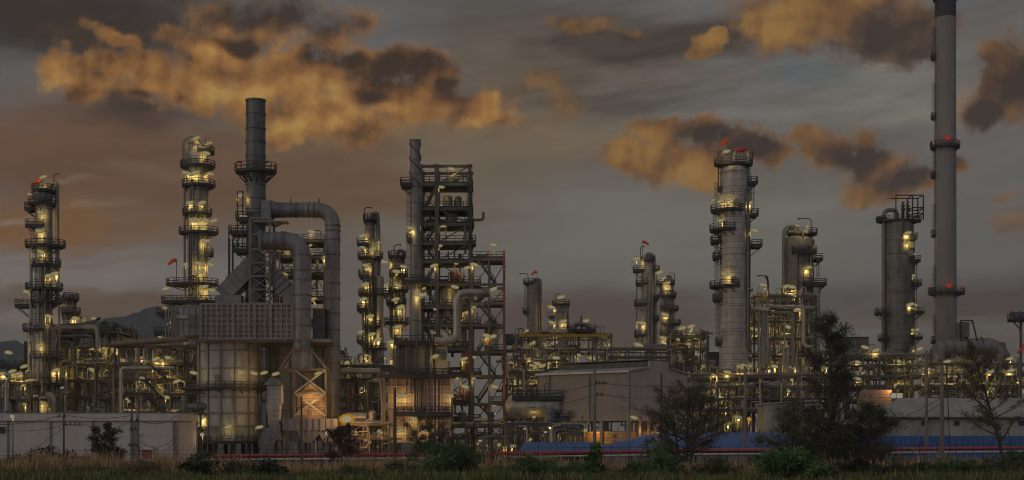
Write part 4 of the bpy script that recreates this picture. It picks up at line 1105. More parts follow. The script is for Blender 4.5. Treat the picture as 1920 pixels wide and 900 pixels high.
D = 262
t = thing('box_furnace', 'pinkish brown panelled box furnace with ribs, below the thin spiral straked chimney', 'furnace', (PX(785,D), D+6, 0))
b = MB(); pxbox(b, 727, 844, 705, 832, D, D+13); b.build('wall', M['pink'], t)
b = MB()
for x, w in ((727,2.4),(743,1.2),(760,1.2),(775,1.8),(784,2.2),(801,1.4),(812,1.6),(818,2.8),(825,1.4),(843,2.2)): pxbox(b, x, x+w, 704, 833, D-0.32, D-0.004)
for y in (704,711,724,738,752,764,788,800,812,828): pxbox(b, 726.6, 845, y, y+1.5, D-0.24, D-0.008)
b.build('stiffener_grid', M['pinkrib'], t)
o = platform(t, 745, 849, 775, D, 1.0, yc=D-1.3)
b = MB()
for x in (795,805): b.beam(P(x,775,D)+Vector((0,-2,0)), P(800,795,D)+Vector((0,-0.2,0)), 0.2)
b.build('bracket', M['dark'], t)
pipe_part(t, [(783,640,-0.8),(783,832,-0.8)], 0.2, 'pipedk', D); pipe_part(t, [(790,690,-0.9),(790,780,-0.9)], 0.14, 'pipedk', D); pipe_part(t, [(770,710,-0.8),(770,735,-0.8)], 0.25, 'pipegr', D)
pipe_part(t, [(722,700,-1),(722,832,-1)], 0.3, 'pipebr', D); pipe_part(t, [(700,712,-1),(716,712,-1),(718,770,-1),(718,830,-1)], 0.28, 'pipegr', D)
b = MB(); pxbox(b, 747, 812, 640, 701, D+1, D+10)
for x in range(747,812,7): pxbox(b, x, x+1.3, 640, 701, D+0.8, D+0.99)
for y in (641,655,668,682,696): pxbox(b, 746, 813, y, y+1.6, D+0.74, D+0.985)
b.build('convection_box', M['grid'], t)
for x in (744,762,808):
    b = MB(); b.bb(PX(x,D)-0.2,PX(x,D)+0.2,D-0.3,D+0.1,PZ(704,D),PZ(634,D)); b.build('post', M['steel'], t)
for a, c in ((634,652),(652,670),(670,688),(688,704)):
    b = MB(); b.beam(P(744,a,D),P(762,c,D),0.14); b.beam(P(762,a,D)+Vector((0,-.15,0)),P(744,c,D)+Vector((0,-.15,0)),0.14); b.build('brace', M['steel'], t)
platform(t, 740, 828, 641, D, 4.8, yc=D+4); platform(t, 716, 846, 704, D, 1.4, yc=D-1.2); platform(t, 812, 834, 668, D, 2.0, yc=D+2)
lamps_from(t, (742,735,850,812), D-1.0, 0.0); lamps_from(t, (808,660,824,676), D-1)
b = MB(); b.hexa([P(816,700,D)+Vector((0,2,0)),P(836,700,D)+Vector((0,2,0)),P(836,700,D)+Vector((0,6,0)),P(816,700,D)+Vector((0,6,0)),P(816,648,D)+Vector((0,2,0)),P(836,648,D)+Vector((0,2,0)),P(836,648,D)+Vector((0,6,0)),P(816,648,D)+Vector((0,6,0))]); b.build('control_cabin', M['heater'], t)

D = 258
t = thing('process_pipe', 'fat pale pipe bending down in front of the open steel frame', 'pipe', (PX(857,D), D, 0))
pipe_part(t, [(905,549),(857,549),(857,639),(815,640)], 0.72, 'pipeal', D, 16, 3.4, 1.8, name='pipe_run')
b = MB(); b.sweep([P(905,549,D),P(918,549,D)],[0.85,0.85],16); b.build('end_flange', M['pipegr'], t)

# ------------------------------------------------------------------ open steel structure and stair tower
D = 278; dep = 7.5
t = thing('steel_structure', 'tall open steel frame tower of stacked decks, tallest framework in the plant', 'steel frame', (PX(836,D), D+dep/2, 0))
lv = [311,345,391,420,456,490,533,576,609,654,703,755,790]
XS = [PX(x,D) for x in (789,819,881)]
for i, X in enumerate(XS):
    for Y in (D, D+dep):
        w = 0.42 if i == 1 and Y == D else 0.3
        b = MB(); b.bb(X-w,X+w,Y-w,Y+w,0,PZ(308,D)); b.build('post', M['steel'], t)
for j, y in enumerate(lv):
    z = PZ(y,D); b = MB()
    for Y in (D,D+dep): b.bb(XS[0]-0.4,XS[2]+0.5,Y-0.15,Y+0.15,z-0.36,z+0.2)
    for X in XS: b.bb(X-0.13,X+0.13,D,D+dep,z-0.33,z+0.17)
    b.build('floor_frame', M['steel'], t)
    if j == 0: continue
    x0, x1 = (789,885) if j != 3 else (789,887)
    deck(t, x0, x1, y, D, dep)
rr = random.Random(77)
for j in range(len(lv)-1):
    a, c = lv[j+1], lv[j]
    for Y in (D,D+dep):
        for (xa, xb) in ((789,819),(819,881)):
            if rr.random() < 0.42:
                b = MB(); s = rr.random() < 0.5
                b.beam(P(xa if s else xb,a,D)+Vector((0,Y-D,0)), P(xb if s else xa,c,D)+Vector((0,Y-D,0)), 0.2); b.build('brace', M['steel'], t)
    if j > 0:
        s = j % 2
        stair(t, 793 if s else 817, lv[j+1], 817 if s else 793, lv[j], D, 1.3, yo=1.2+(2 if s else 0))
for k in range(17):      # equipment and piping on the decks
    y = rr.choice(lv[1:-1]+lv[5:-1]*2); z = PZ(y,D)+0.3; X = rr.uniform(XS[1]+1, XS[2]-1); Y = D+rr.uniform(1.5,dep-2); q = rr.uniform(0.4,0.9); b = MB()
    if rr.random() < 0.5: b.lathe(shell_profile(q, z, z+rr.uniform(1.4,2.6), (z+0.5,)), (X,Y), 16); nm = 'vertical_drum'
    else:
        L = rr.uniform(0.8,1.6); b.sweep([(X-L-0.3,Y,z+q),(X-L,Y,z+q),(X+L,Y,z+q),(X+L+0.3,Y,z+q)],[q*0.6,q,q,q*0.6],14); b.bb(X-L*0.7,X+L*0.7,Y-q*0.6,Y+q*0.6,z,z+q*0.4); nm = 'exchanger'
    b.build(nm, M[rr.choice(['pipegr','pipeal','equipbl','pipebr','rust'])] , t)
for k in range(54):
    y = rr.choice(lv[2:]+lv[6:]*3); z = PZ(y,D)+rr.uniform(0.5,2); X = rr.uniform(XS[0]+1, XS[2]-0.5); Y = D+rr.uniform(0.3,dep-1); b = MB(); h = rr.uniform(2.5,8); d = rr.choice((-1,1))*rr.uniform(1,4)
    b.pipe([(X,Y,max(0.3,z-h)),(X,Y,z),(X+d,Y,z),(X+d,Y,z+rr.choice((-1.5,1.5)))], rr.choice((0.1,0.15,0.2,0.28)), 8); b.build('pipe', M[rr.choice(['pipegr','pipeal','pipebr','pipedk'])], t)
for X, y0, y1, q in ((843,330,345,1.1),(838,365,391,0.95),(845,395,420,1.2),(840,540,605,1.7),(862,590,654,1.3)):
    b = MB(); b.lathe(shell_profile(q, PZ(y1,D)+0.3, PZ(y0,D), (PZ(y1,D)+1,)), (PX(X,D),D+4), 20); b.build('vessel', M['pipegr' if q < 1.2 else 'pipeal'], t)
b = MB(); pts = [(PX(866,D)+1.2*math.cos(2*math.pi*k/20), D+3, PZ(336,D)+1.2*math.sin(2*math.pi*k/20)) for k in range(20)]; b.sweep(pts,0.16,6,closed=True); b.build('hoist_wheel', M['dark'], t)
ladder(t, 879, 345, 456, D, -0.6); bracketed(t, 881, 892, 455, D, 881, 0.1, 2)
for y in (704,755,680): 
    b = MB(); c = P(876,y-12,D); b.bb(c.x-0.5,c.x+0.5,D-0.4,D+0.3,c.z-1,c.z+1); b.build('fire_cabinet', M['rust'], t)
lamps_from(t, (800,312,882,800), D, 2.5)

D = 274; dep = 7
t = thing('stair_tower', 'zigzag stair tower with one tall rust red post, right of the tall open steel frame', 'stair tower', (PX(915,D), D+dep/2, 0))
lv2 = [486,533,568,609,660,705,757,791]
for x, m, yt, w in ((885,'steel',486,0.25),(945,'rust',470,0.22),(917,'steel',486,0.2)):
    for Y in (D,D+dep): b = MB(); X = PX(x,D); b.bb(X-w,X+w,Y-w,Y+w,0,PZ(yt,D)); b.build('post', M[m], t)
for j, y in enumerate(lv2):
    z = PZ(y,D); b = MB()
    for Y in (D,D+dep): b.bb(PX(884,D),PX(946,D),Y-0.14,Y+0.14,z-0.3,z+0.18)
    for x in (885,917,945): b.bb(PX(x,D)-0.12,PX(x,D)+0.12,D,D+dep,z-0.28,z+0.16)
    b.build('floor_frame', M['steelb' if j > 3 else 'steel'], t)
    deck(t, 885 if j % 2 else 922, 900 if j % 2 else 945, y, D, dep) if j else deck(t, 885, 945, y, D, dep)
for j in range(len(lv2)-1):
    s = j % 2 == 0
    stair(t, 895 if not s else 930, lv2[j+1], 930 if not s else 895, lv2[j], D, 1.3, yo=1.0)
    b = MB(); b.beam(P(885,lv2[j+1],D)+Vector((0,dep,0)),P(917,lv2[j],D)+Vector((0,dep,0)),0.17); b.build('brace', M['steel'], t); b = MB(); b.beam(P(917,lv2[j+1],D)+Vector((0,dep,0)),P(945,lv2[j],D)+Vector((0,dep,0)),0.17); b.build('brace', M['steel'], t)
b = MB(); b.beam(P(885,845,D),P(917,791,D),0.2); b.beam(P(945,845,D),P(917,791,D),0.2); b.build('brace', M['steel'], t)
for y in (500,520,560,600,640,690,740): 
    b = MB(); b.beam(P(945,y,D),P(950,y,D),0.14); b.build('bracket', M['rust'], t)
for x, y, w in ((914,480,3.2),(921,481,1.5),(911,570,3),(912,640,4),(911,765,4)):
    b = MB(); b.bb(PX(x-w,D),PX(x+w,D),D+1,D+2,PZ(y+6,D),PZ(y-7,D)); b.build('cabinet', M['rust'], t)
for k in range(4): pipe_part(t, [(892+k*5,486,2),(892+k*5,479,2),(896+k*5,476,2)], 0.2, 'pipedk', D)
b = MB(); b.lathe(shell_profile(1.5,PZ(660,D)+.3,PZ(600,D),(PZ(640,D),)),(PX(921,D),D+9),20); b.build('vessel', M['pipeal'], t)
lamps_from(t, (868,455,948,845), D-0.5, 2.0)
# ------------------------------------------------------------------ pipe racks
def RK(*a, **k):
    bx = k.pop('box', None); t = rack(*a, **k)
    if bx: lamps_from(t, bx, a[5], k.get('ld', min(6, a[6])))
    return t

t = RK('pipe_rack', 'pipe rack with bent risers at the left edge, under the tank platform', -12, 60, (718,748), 268, 10, 1, dx=24, npipe=4, nvert=12, risers=8, yard=3)
for x in (3,14): pipe_part(t, [(x-4,735,-1),(x,732,-1),(x,820,-1)], 0.32, 'pipegr', 268)
pipe_part(t, [(14,706,-1),(18,702,-1),(24,708,-1),(16,716,-1),(16,770,-1)], 0.42, 'pipeal', 268)
lamps_from(t, (-5,655,58,712), 268, 2)
D = 300
t = thing('storage_tank', 'small domed tank with a railed platform at the left edge, behind the far left column', 'tank', (PX(28,D), D+4, 0))
b = MB(); b.lathe(shell_profile(24*D/F, 0, PZ(676,D), (PZ(690,D),PZ(720,D)), 'dome'), (PX(36,D), D+6), 28); b.build('shell', M['shelldk'], t)
platform(t, 3, 50, 688, D, 3); b = MB(); pxbox(b, 45, 54, 640, 676, D, D+2); b.build('cabinet', M['dark'], t)

RK('pipe_rack', 'dense multi level pipe rack right of the far left column, below the hill', 100, 222, (622,652,684,716,746), 286, 14, 2, dx=40, npipe=6, nvert=34, vessels=6, steel='steelb', brace=0.65, toprail=True, risers=14, yard=5, box=(110,590,232,760))
t = RK('pipe_rack', 'tall brown pipe rack with a zigzag stair, between the hill and the grid panelled heater', 215, 352, (650,682,712,742,775), 276, 16, 3, dx=46, npipe=7, nvert=30, vessels=5, steel='steelb', brace=0.5, risers=6, yard=5)
D = 276
pipe_part(t, [(212,646,-1),(356,636,-1)], 0.52, 'pipebr', D, 14, 5, name='pipe', label='long orange lit pipe along the top of the rack')
stair(t, 283, 682, 316, 712, D, 1.4, -0.8); stair(t, 270, 712, 312, 748, D, 1.4, -0.8); stair(t, 275, 742, 318, 785, D, 1.4, -1.4)
for x in (188,214): pass
pipe_part(t, [(230,775,-1),(230,695,-1),(234,691,-1),(330,691,-1)], 0.4, 'pipeal', D, 12, 5); pipe_part(t, [(217,775,-1.2),(217,735,-1.2),(217,690,-1.2)], 0.3, 'pipebr', D)
lamps_from(t, (215,640,352,800), D, 5)
D = 288
t = thing('pipe_bridge', 'fat arched pale pipes looping over a railed deck, just right of the far left column', 'pipe rack', (PX(170,D), D, 0))
pipe_part(t, [(118,624,-2),(122,617,-2),(178,615,-2),(187,618,-2),(189,630,-2),(189,660,-2)], 0.6, 'pipeal', D, 14, 5); pipe_part(t, [(112,612,-1),(168,608,-1),(176,604,-1),(184,602,-1)], 0.35, 'pipegr', D); pipe_part(t, [(108,632,-2),(178,630,-2),(180,655,-2)], 0.4, 'pipegr', D)
platform(t, 195, 218, 617, D, 2.5); b = MB(); b.beam(P(197,617,D),P(206,640,D),0.2); b.beam(P(216,617,D),P(206,640,D),0.2); b.bb(PX(204.5,D),PX(208,D),D-.2,D+.2,0,PZ(617,D)); b.build('post', M['steel'], t)
for x, y in ((181,600),(192,606)): b = MB(); b.sweep([P(x,y,D),P(x+7,y-4,D)],0.3,8); b.build('valve', M['pipedk'], t)
lamps_from(t, (120,590,185,604), D)

RK('pipe_rack', 'pipe rack under a fat pale pipe, right beside the long flue duct', 632, 732, (686,716,748,780), 284, 16, 4, dx=34, npipe=6, nvert=26, vessels=4, brace=0.6, risers=10, yard=5, box=(640,664,735,812))
D = 280
t = thing('process_pipe', 'thick insulated pipe with a square hooped end, right beside the long flue duct', 'pipe', (PX(670,D), D, 0))
pipe_part(t, [(640,696),(700,696),(712,696),(718,706),(718,750)], 0.62, 'pipeal', D, 14, 4, name='pipe_run'); pipe_part(t, [(640,674),(657,674),(658,696)], 0.2, 'pipegr', D, name='hoop')
RK('pipe_rack', 'crowded low pipe rack behind the drum, right of the stair tower', 950, 1062, (676,700,724,750,785), 288, 18, 6, dx=34, npipe=6, nvert=36, vessels=5, brace=0.5, risers=22, yard=5, box=(950,660,1060,760))
t = RK('pipe_rack', 'pipe rack with a yellowish top beam, below the two far middle columns', 970, 1146, (628,656,684), 322, 16, 7, dx=34, npipe=6, nvert=26, vessels=5, brace=0.5, risers=10, box=(980,590,1150,690))
b = MB(); b.bb(PX(972,322),PX(1144,322),321.3,321.7,PZ(629,322)-.3,PZ(629,322)+.3); b.build('top_beam', M['yellow'], t)
pipe_part(t, [(1076,628),(1078,608),(1090,606),(1110,616),(1112,628)], 0.5, 'pipegr', 322, 12, 2); pipe_part(t, [(1090,628),(1090,600),(1090,592)], 0.2, 'pipedk', 322); platform(t, 1066, 1116, 620, 324, 3)
RK('pipe_rack', 'long low pipe rack running behind the warehouse roof', 1138, 1262, (656,672,690), 372, 12, 8, dx=42, npipe=5, nvert=8, vessels=1, brace=0.2, risers=4, box=(1190,640,1262,700))
t = RK('pipe_rack', 'cluttered rack with tall vents, between the warehouse gable and the tall thick column', 1266, 1328, (632,655,682,706), 338, 14, 9, dx=31, npipe=5, nvert=22, vessels=4, brace=0.7, toprail=True, risers=16, box=(1266,600,1330,715))
t = RK('pipe_rack', 'tall frame packed with vertical pipes, between the thick column and the dome topped column', 1414, 1530, (556,580,604,636,668), 306, 14, 10, dx=38, npipe=6, nvert=34, vessels=5, brace=0.55, risers=18, box=(1410,530,1530,705))
D = 305
for x, a, c in ((1427,570,690),(1431,576,690),(1436,570,690),(1421,590,690)): pipe_part(t, [(x,a,-1.5),(x,c,-1.5)], 0.32, 'pipeal', D, 10, 6)
pipe_part(t, [(1440,576,-1),(1499,576,-1),(1505,582,-1),(1505,650,-1),(1522,652,-1)], 0.4, 'pipeal', D, 12, 5); pipe_part(t, [(1440,588,-1.6),(1480,588,-1.6),(1483,592,-1.6),(1484,690,-1.6)], 0.38, 'pipegr', D, 12, 5)
pipe_part(t, [(1405,582,-2),(1440,582,-2)], 0.5, 'pipeal', D, 12); pipe_part(t, [(1436,518,1),(1440,520,1),(1442,530,1),(1442,556,1)], 0.22, 'pipedk', D); gooseneck_mast(t, 1420, 1440, 517, 550, D)
for x, a in ((1468,655),(1475,655)): pipe_part(t, [(x-4,a-4,-1),(x,a,-1),(x,712,-1)], 0.34, 'pipeal', D)
t = RK('pipe_rack', 'wide low pipe rack in front of the thick column, behind the small grey shed', 1300, 1560, (706,726,748,770), 284, 16, 13, dx=32, npipe=7, nvert=46, vessels=6, brace=0.45, risers=46, yard=6, box=(1300,680,1560,800))
RK('pipe_rack', 'long dark rack below the cage topped column', 1556, 1742, (668,686,706,728,752), 330, 18, 14, dx=31, npipe=7, nvert=48, vessels=6, brace=0.45, risers=24, toprail=False, box=(1536,640,1735,760))
RK('pipe_rack', 'rack with many small lamps under the curved duct, right of the chimney foot', 1742, 1940, (682,702,724,748), 322, 18, 15, dx=33, npipe=6, nvert=40, vessels=5, brace=0.55, risers=18, box=(1730,660,1935,745))
RK('pipe_rack', 'low brown rack at the feet of the box furnace and stair tower', 846, 960, (800,822), 268, 8, 16, dx=38, npipe=5, nvert=18, vessels=3, steel='steelb', brace=0.4, yard=5, box=(860,795,965,845))
RK('pipe_rack', 'low rack with pumps at the foot of the cylindrical heater', 334, 376, (775,805), 262, 8, 17, dx=40, npipe=4, nvert=12, vessels=2, steel='steelb', brace=0.5, yard=3, box=(330,770,378,812))
t = RK('pipe_rack', 'low rack lit by a strong orange floodlight, at the foot of the long flue duct', 634, 730, (796,822), 256, 12, 18, dx=48, npipe=6, nvert=16, vessels=3, steel='steelb', brace=0.4, yard=5, box=(690,800,730,812))
RK('pipe_rack', 'long rear pipe rack far behind the plant on its left half', 100, 640, (662,690,720,750), 345, 14, 19, dots=0.25, dx=60, npipe=6, nvert=60, vessels=8, brace=0.5, risers=10)
RK('pipe_rack', 'long rear pipe rack far behind the plant on its right half', 960, 1560, (690,712,740), 392, 14, 20, dots=0.25, dx=60, npipe=6, nvert=60, vessels=8, brace=0.5, risers=14)

# ------------------------------------------------------------------ horizontal drum
D = 256
t = thing('horizontal_drum', 'fat horizontal drum with a dished pale end under a railed walkway, left of the warehouse', 'tank', (PX(1005,D), D, 0))
b = MB(); A, B = P(958,763,D), P(1046,763,D); r = 2.0
b.sweep([A-Vector((1.1,0,0)),A-Vector((0.8,0,0)),A-Vector((0.3,0,0)),A,B,B+Vector((0.3,0,0)),B+Vector((0.8,0,0)),B+Vector((1.1,0,0))],[0.3,r*0.6,r*0.92,r,r,r*0.92,r*0.6,0.3],28); b.build('shell', M['pipeal'], t)
for x in (972,1034): b = MB(); pxbox(b, x-3, x+3, 775, 800, D-1.6, D+1.6); b.bb(PX(x,D)-0.4,PX(x,D)+0.4,D-1.4,D+1.4,0,PZ(800,D)); b.build('saddle', M['steel'], t)
platform(t, 960, 1053, 745, D, 2.2); platform(t, 1030, 1066, 783, D, 2.2, yc=D-1)
for x in (968,985,1003,1020,1044): pipe_part(t, [(x,758,0),(x,720+(x%5)*3,0),(x+6,717+(x%5)*3,0)], 0.16, 'pipegr', D)
b = MB(); b.beam(P(1046,763,D)+Vector((1.2,0,0)),P(1046,763,D)+Vector((1.35,0,0)),0.7,0.7); b.build('manway', M['pipegr'], t)
lamps_from(t, (995,775,1035,800), D-2.2)
RK('pipe_rack', 'low pipe rack under the horizontal drum, left of the warehouse', 955, 1092, (798,812), 246, 8, 21, dx=34, npipe=4, nvert=14, vessels=1, brace=0.6, yard=5, box=(1085,800,1100,815))

# ------------------------------------------------------------------ curved duct at the chimney's foot
D = 350
t = thing('flue_duct', 'fat wrapped duct arching from the concrete chimney foot to the right', 'duct', (PX(1810,D), D, 0))
b = MB(); b.pipe([P(1757,700,D),P(1757,653,D),P(1868,650,D),P(1884,690,D)], 2.25, 26, 4.5, 0, 4.0); b.build('duct_shell', M['duct'], t)
b = MB(); pxbox(b, 1799, 1818, 604, 632, D-1.5, D+1.5); b.build('damper_housing', M['equipbl'], t)
for xa, xb in ((1798,1798),(1819,1828)):
    b = MB(); b.beam(P(xa,602,D)+Vector((0,-1.7,0)),P(xb,640,D)+Vector((0,-1.7,0)),0.3); b.build('frame_strut', M['dark'], t)
b = MB(); b.beam(P(1797,602,D)+Vector((0,-1.7,0)),P(1820,602,D)+Vector((0,-1.7,0)),0.3); b.build('frame_strut', M['dark'], t)
for x in (1740,1790,1820,1850,1880):
    b = MB(); b.bb(PX(x,D)-.25,PX(x,D)+.25,D-2.6,D-2.2,0,PZ(665,D)); b.build('support_post', M['steel'], t)
b = MB(); pxbox(b, 1876, 1886, 642, 662, D-2, D+2); b.build('end_cap', M['equipbl'], t)

D = 300
t = thing('lamp_mast', 'dark mast with a cluttered lamp platform and an orange windsock, at the right edge', 'mast', (PX(1914,D), D, 0))
b = MB(); b.bb(PX(1912,D),PX(1916,D),D-.25,D+.25,0,PZ(592,D)); b.build('post', M['steel'], t)
platform(t, 1895, 1930, 598, D, 2); b = MB(); b.beam(P(1890,601,D),P(1930,601,D),0.2); b.beam(P(1897,600,D),P(1913,618,D),0.22); b.build('bracket', M['dark'], t)
for k in range(4): b = MB(); b.box(P(1898+k*7,588+(k%2)*3,D), (0.4,0.3,0.45)); b.build('floodlight', M['equipbl'], t)
s = MB(); p = P(1923,648,D); s.sweep([p,p+Vector((-0.6,0,-0.4)),p+Vector((-1.3,0,-1.1)),p+Vector((-1.8,0,-1.5))],[0.5,0.42,0.33,0.2],10); s.build('windsock', M['sock'], t)

# ------------------------------------------------------------------ dark blocks on the skyline
for x0, x1, y0, D, lb in ((1562,1589,634,420,'dark square cooler block left of its twin, behind the casuarina'),(1591,1629,633,410,'wider dark grey cooler block between the casuarina and the cage topped column')):
    t = thing('cooler_block', lb, 'cooling unit', (PX((x0+x1)/2,D), D+5, 0))
    b = MB(); pxbox(b, x0, x1, y0, 664, D, D+9)
    b.build('casing', M['equipbl'], t)
    b = MB(); pxbox(b, x0-0.6, x1+0.6, y0-1.5, y0-0.1, D-0.3, D+9.3); b.build('rim', M['dark'], t)
    for x in (x0+1, x1-1): b = MB(); b.bb(PX(x,D)-.3,PX(x,D)+.3,D+.2,D+.8,0,PZ(664,D)); b.build('leg', M['steel'], t)
D = 360
t = thing('air_cooler', 'flat dark air cooler bank behind the stair tower, left of the plain dark column', 'cooling unit', (PX(962,D), D+5, 0))
b = MB(); pxbox(b, 946, 980, 626, 640, D, D+9); b.build('fan_casing', M['dark'], t)
b = MB(); pxbox(b, 945, 981, 641, 643, D-.3, D+9.3); pxbox(b, 945, 981, 655, 657, D-.3, D+9.3); b.build('walkway', M['dark'], t)
for x in (948,963,978): b = MB(); b.bb(PX(x,D)-.3,PX(x,D)+.3,D,D+.6,0,PZ(641,D)); b.build('leg', M['steel'], t)
D = 400
t = thing('cooler_block', 'dark low block between the vents rack and the tall thick column', 'cooling unit', (PX(1340,D), D+5, 0))
b = MB(); pxbox(b, 1328, 1352, 661, 705, D, D+8); pxbox(b, 1327, 1353, 660, 661.5, D-.2, D+8.2); b.build('casing', M['dark'], t)
b = MB(); b.bb(PX(1330,D),PX(1350,D),D+1,D+7,0,PZ(705,D)); b.build('base', M['equipbl'], t)

# ------------------------------------------------------------------ warehouse
A = Vector((20.2,245)); C = Vector((4.6,258.4)); u = (C-A).normalized(); n = Vector((-u.y, u.x)); 
if n.x < 0: n = -n
Lw, Wd = (C-A).length, 18.0
Bc = A+n*Wd; Dc = C+n*Wd
ze, zb = 4+128*245/F, 4+36*245/F; zr = ze+0.9
t = thing('warehouse', 'tall pale corrugated warehouse raised on open ground floor, with a long roof monitor', 'building', (A.x, A.y, 0))
def wallp(b, p, q, z0, z1, th=0.25, mi=0):
    d = (q-p).normalized(); m = Vector((-d.y, d.x))*th
    b.hexa([(p.x,p.y,z0),(q.x,q.y,z0),(q.x+m.x,q.y+m.y,z0),(p.x+m.x,p.y+m.y,z0),(p.x,p.y,z1),(q.x,q.y,z1),(q.x+m.x,q.y+m.y,z1),(p.x+m.x,p.y+m.y,z1)], mi)
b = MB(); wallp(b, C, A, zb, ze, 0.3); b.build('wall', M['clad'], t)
b = MB(); wallp(b, A+u*0.02, Bc, zb, ze, 0.3); mid = A+n*(Wd/2)
m1 = n*3.0
for p0, p1, za, zc in ((A, mid-m1, ze, zr), (mid+m1, Bc, zr, ze)):
    e = u*0.3
    b.hexa([(p0.x,p0.y,ze-.01),(p1.x,p1.y,ze-.01),(p1.x+e.x,p1.y+e.y,ze-.01),(p0.x+e.x,p0.y+e.y,ze-.01),(p0.x,p0.y,za+.01),(p1.x,p1.y,zc),(p1.x+e.x,p1.y+e.y,zc),(p0.x+e.x,p0.y+e.y,za+.01)])
p0, p1, e = mid-m1, mid+m1, u*0.3; b.hexa([(p0.x,p0.y,ze-.01),(p1.x,p1.y,ze-.01),(p1.x+e.x,p1.y+e.y,ze-.01),(p0.x+e.x,p0.y+e.y,ze-.01),(p0.x,p0.y,zr+1.3),(p1.x,p1.y,zr+1.3),(p1.x+e.x,p1.y+e.y,zr+1.3),(p0.x+e.x,p0.y+e.y,zr+1.3)])
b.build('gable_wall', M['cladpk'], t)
b = MB(); wallp(b, Dc, C, zb, ze, 0.3); wallp(b, Bc, Dc, zb, ze, 0.3); b.build('rear_wall', M['clad'], t)
b = MB()
def rp(p, z): return (p.x, p.y, z)
o_ = -n*0.5; v = -u*0.4
for s in (0,1):
    e0 = (A+o_+v) if not s else (Bc-o_+v); e1 = (C+o_) if not s else (Dc-o_); r0, r1 = (mid-m1+v, mid-m1+u*Lw) if not s else (mid+m1+v, mid+m1+u*Lw)
    b.hexa([rp(e0,ze+.05),rp(r0,zr+.05),rp(r1,zr+.05),rp(e1,ze+.05),rp(e0,ze+.25),rp(r0,zr+.25),rp(r1,zr+.25),rp(e1,ze+.25)])
b.build('roof', M['roofgr'], t)
b = MB(); q0, q1 = mid-m1+u*0.35, mid+m1+u*0.35; q2, q3 = q1+u*(Lw-.5), q0+u*(Lw-.5)
b.hexa([rp(q0,zr+.2),rp(q1,zr+.2),rp(q2,zr+.2),rp(q3,zr+.2),rp(q0,zr+1.15),rp(q1,zr+1.15),rp(q2,zr+1.15),rp(q3,zr+1.15)])
for k in range(4):
    z = zr+0.3+k*0.22; w0, w1 = q0-n*0.08, q3-n*0.08
    b.hexa([rp(w0,z),rp(w0+n*0.07,z),rp(w1+n*0.07,z),rp(w1,z),rp(w0,z+.12),rp(w0+n*0.07,z+.12),rp(w1+n*0.07,z+.12),rp(w1,z+.12)])
g0, g1, g2, g3 = q0-n*0.6-u*.2, q1+n*0.6-u*.2, q2+n*0.6, q3-n*0.6
b.hexa([rp(g0,zr+1.35),rp(g1,zr+1.35),rp(g2,zr+1.35),rp(g3,zr+1.35),rp(g0,zr+1.5),rp(g1,zr+1.5),rp(g2,zr+1.5),rp(g3,zr+1.5)])
b.build('roof_monitor', M['roofdk'], t)
for f in (0.0, 0.42, 0.86): 
    p = A+u*(Lw*f)-n*0.3; b = MB(); b.sweep([(p.x,p.y,zb-.5),(p.x,p.y,ze+.1)], 0.14, 8); b.build('downpipe', M['heater'], t)
b = MB(); p, q = A-n*0.35-u*.3, C-n*0.35; b.hexa([rp(p,ze-.1),rp(p-n*.3,ze-.1),rp(q-n*.3,ze-.1),rp(q,ze-.1),rp(p,ze+.2),rp(p-n*.3,ze+.2),rp(q-n*.3,ze+.2),rp(q,ze+.2)]); b.build('gutter', M['white'], t)
for p in [A+u*(Lw*f)+n*0.4 for f in (0.02,0.3,0.6,0.95)]+[A+n*(Wd*f)+u*0.4 for f in (0.18,0.36,0.55,0.75,0.97)]+[A+n*(Wd*0.5)+u*(Lw*f) for f in (0.3,0.6)]:
    b = MB(); b.box((p.x,p.y,zb/2),(0.3,0.3,zb/2),math.atan2(u.y,u.x)); b.build('post', M['pole'], t)
b = MB(); c = A+n*9+u*9.5; b.box((c.x,c.y,2.8),(6.5,6.5,2.75),math.atan2(u.y,u.x)); b.build('inner_room', M['orange'], t)
for p in (A+n*4-u*0.4, A+n*12+u*1.5, A+u*9+n*1): bulb(t, Vector((p.x,p.y,5.6))-t.location, 160, SOD, 0.4)

# ------------------------------------------------------------------ low buildings
D = 224
t = thing('building', 'long low pale grey building with a flat parapet, at the left edge of the plant', 'building', (PX(160,D), D+6, 0))
b = MB(); b.bb(PX(-40,D),PX(331,D),D,D+14,0,PZ(790,D)); b.build('wall', M['wall'], t)
b = MB(); b.bb(PX(-40,D)-.3,PX(334,D),D-.45,D+14.3,PZ(789,D),PZ(775,D)); b.build('parapet', M['wall'], t)
b = MB(); b.bb(PX(-40,D)-.4,PX(334.5,D),D-.52,D+14.4,PZ(774.9,D),PZ(773.8,D)); b.build('coping', M['trim'], t)
for x in (15,95,174,252,326): b = MB(); b.sweep([(PX(x,D),D-.2,0),(PX(x,D),D-.2,PZ(790,D))],0.14,8); b.build('downpipe', M['trim'], t)
b = MB(); pxbox(b, -4, 8, 800, 812, D-.25, D-.02); b.build('louvre', M['dark'], t)
b = MB(); pxbox(b, 331.2, 333, 790, 858, D-.2, D+.4); b.build('corner_post', M['trim'], t)
fc = bpy.data.curves.new('lettering', 'FONT'); fc.body = 'VAN WEE'; fc.size = 0.42; fc.extrude = 0.02; fc.align_x = 'CENTER'
tmp = bpy.data.objects.new('lettering_curve', fc); lm = bpy.data.meshes.new_from_object(tmp); bpy.data.objects.remove(tmp)
fo = bpy.data.objects.new('lettering', lm); col.objects.link(fo); fo.parent = t; fo.location = P(221.5,811,D)+Vector((0,-.05,0))-t.location; fo.rotation_euler = (math.pi/2,0,0); lm.materials.append(M['wire'])
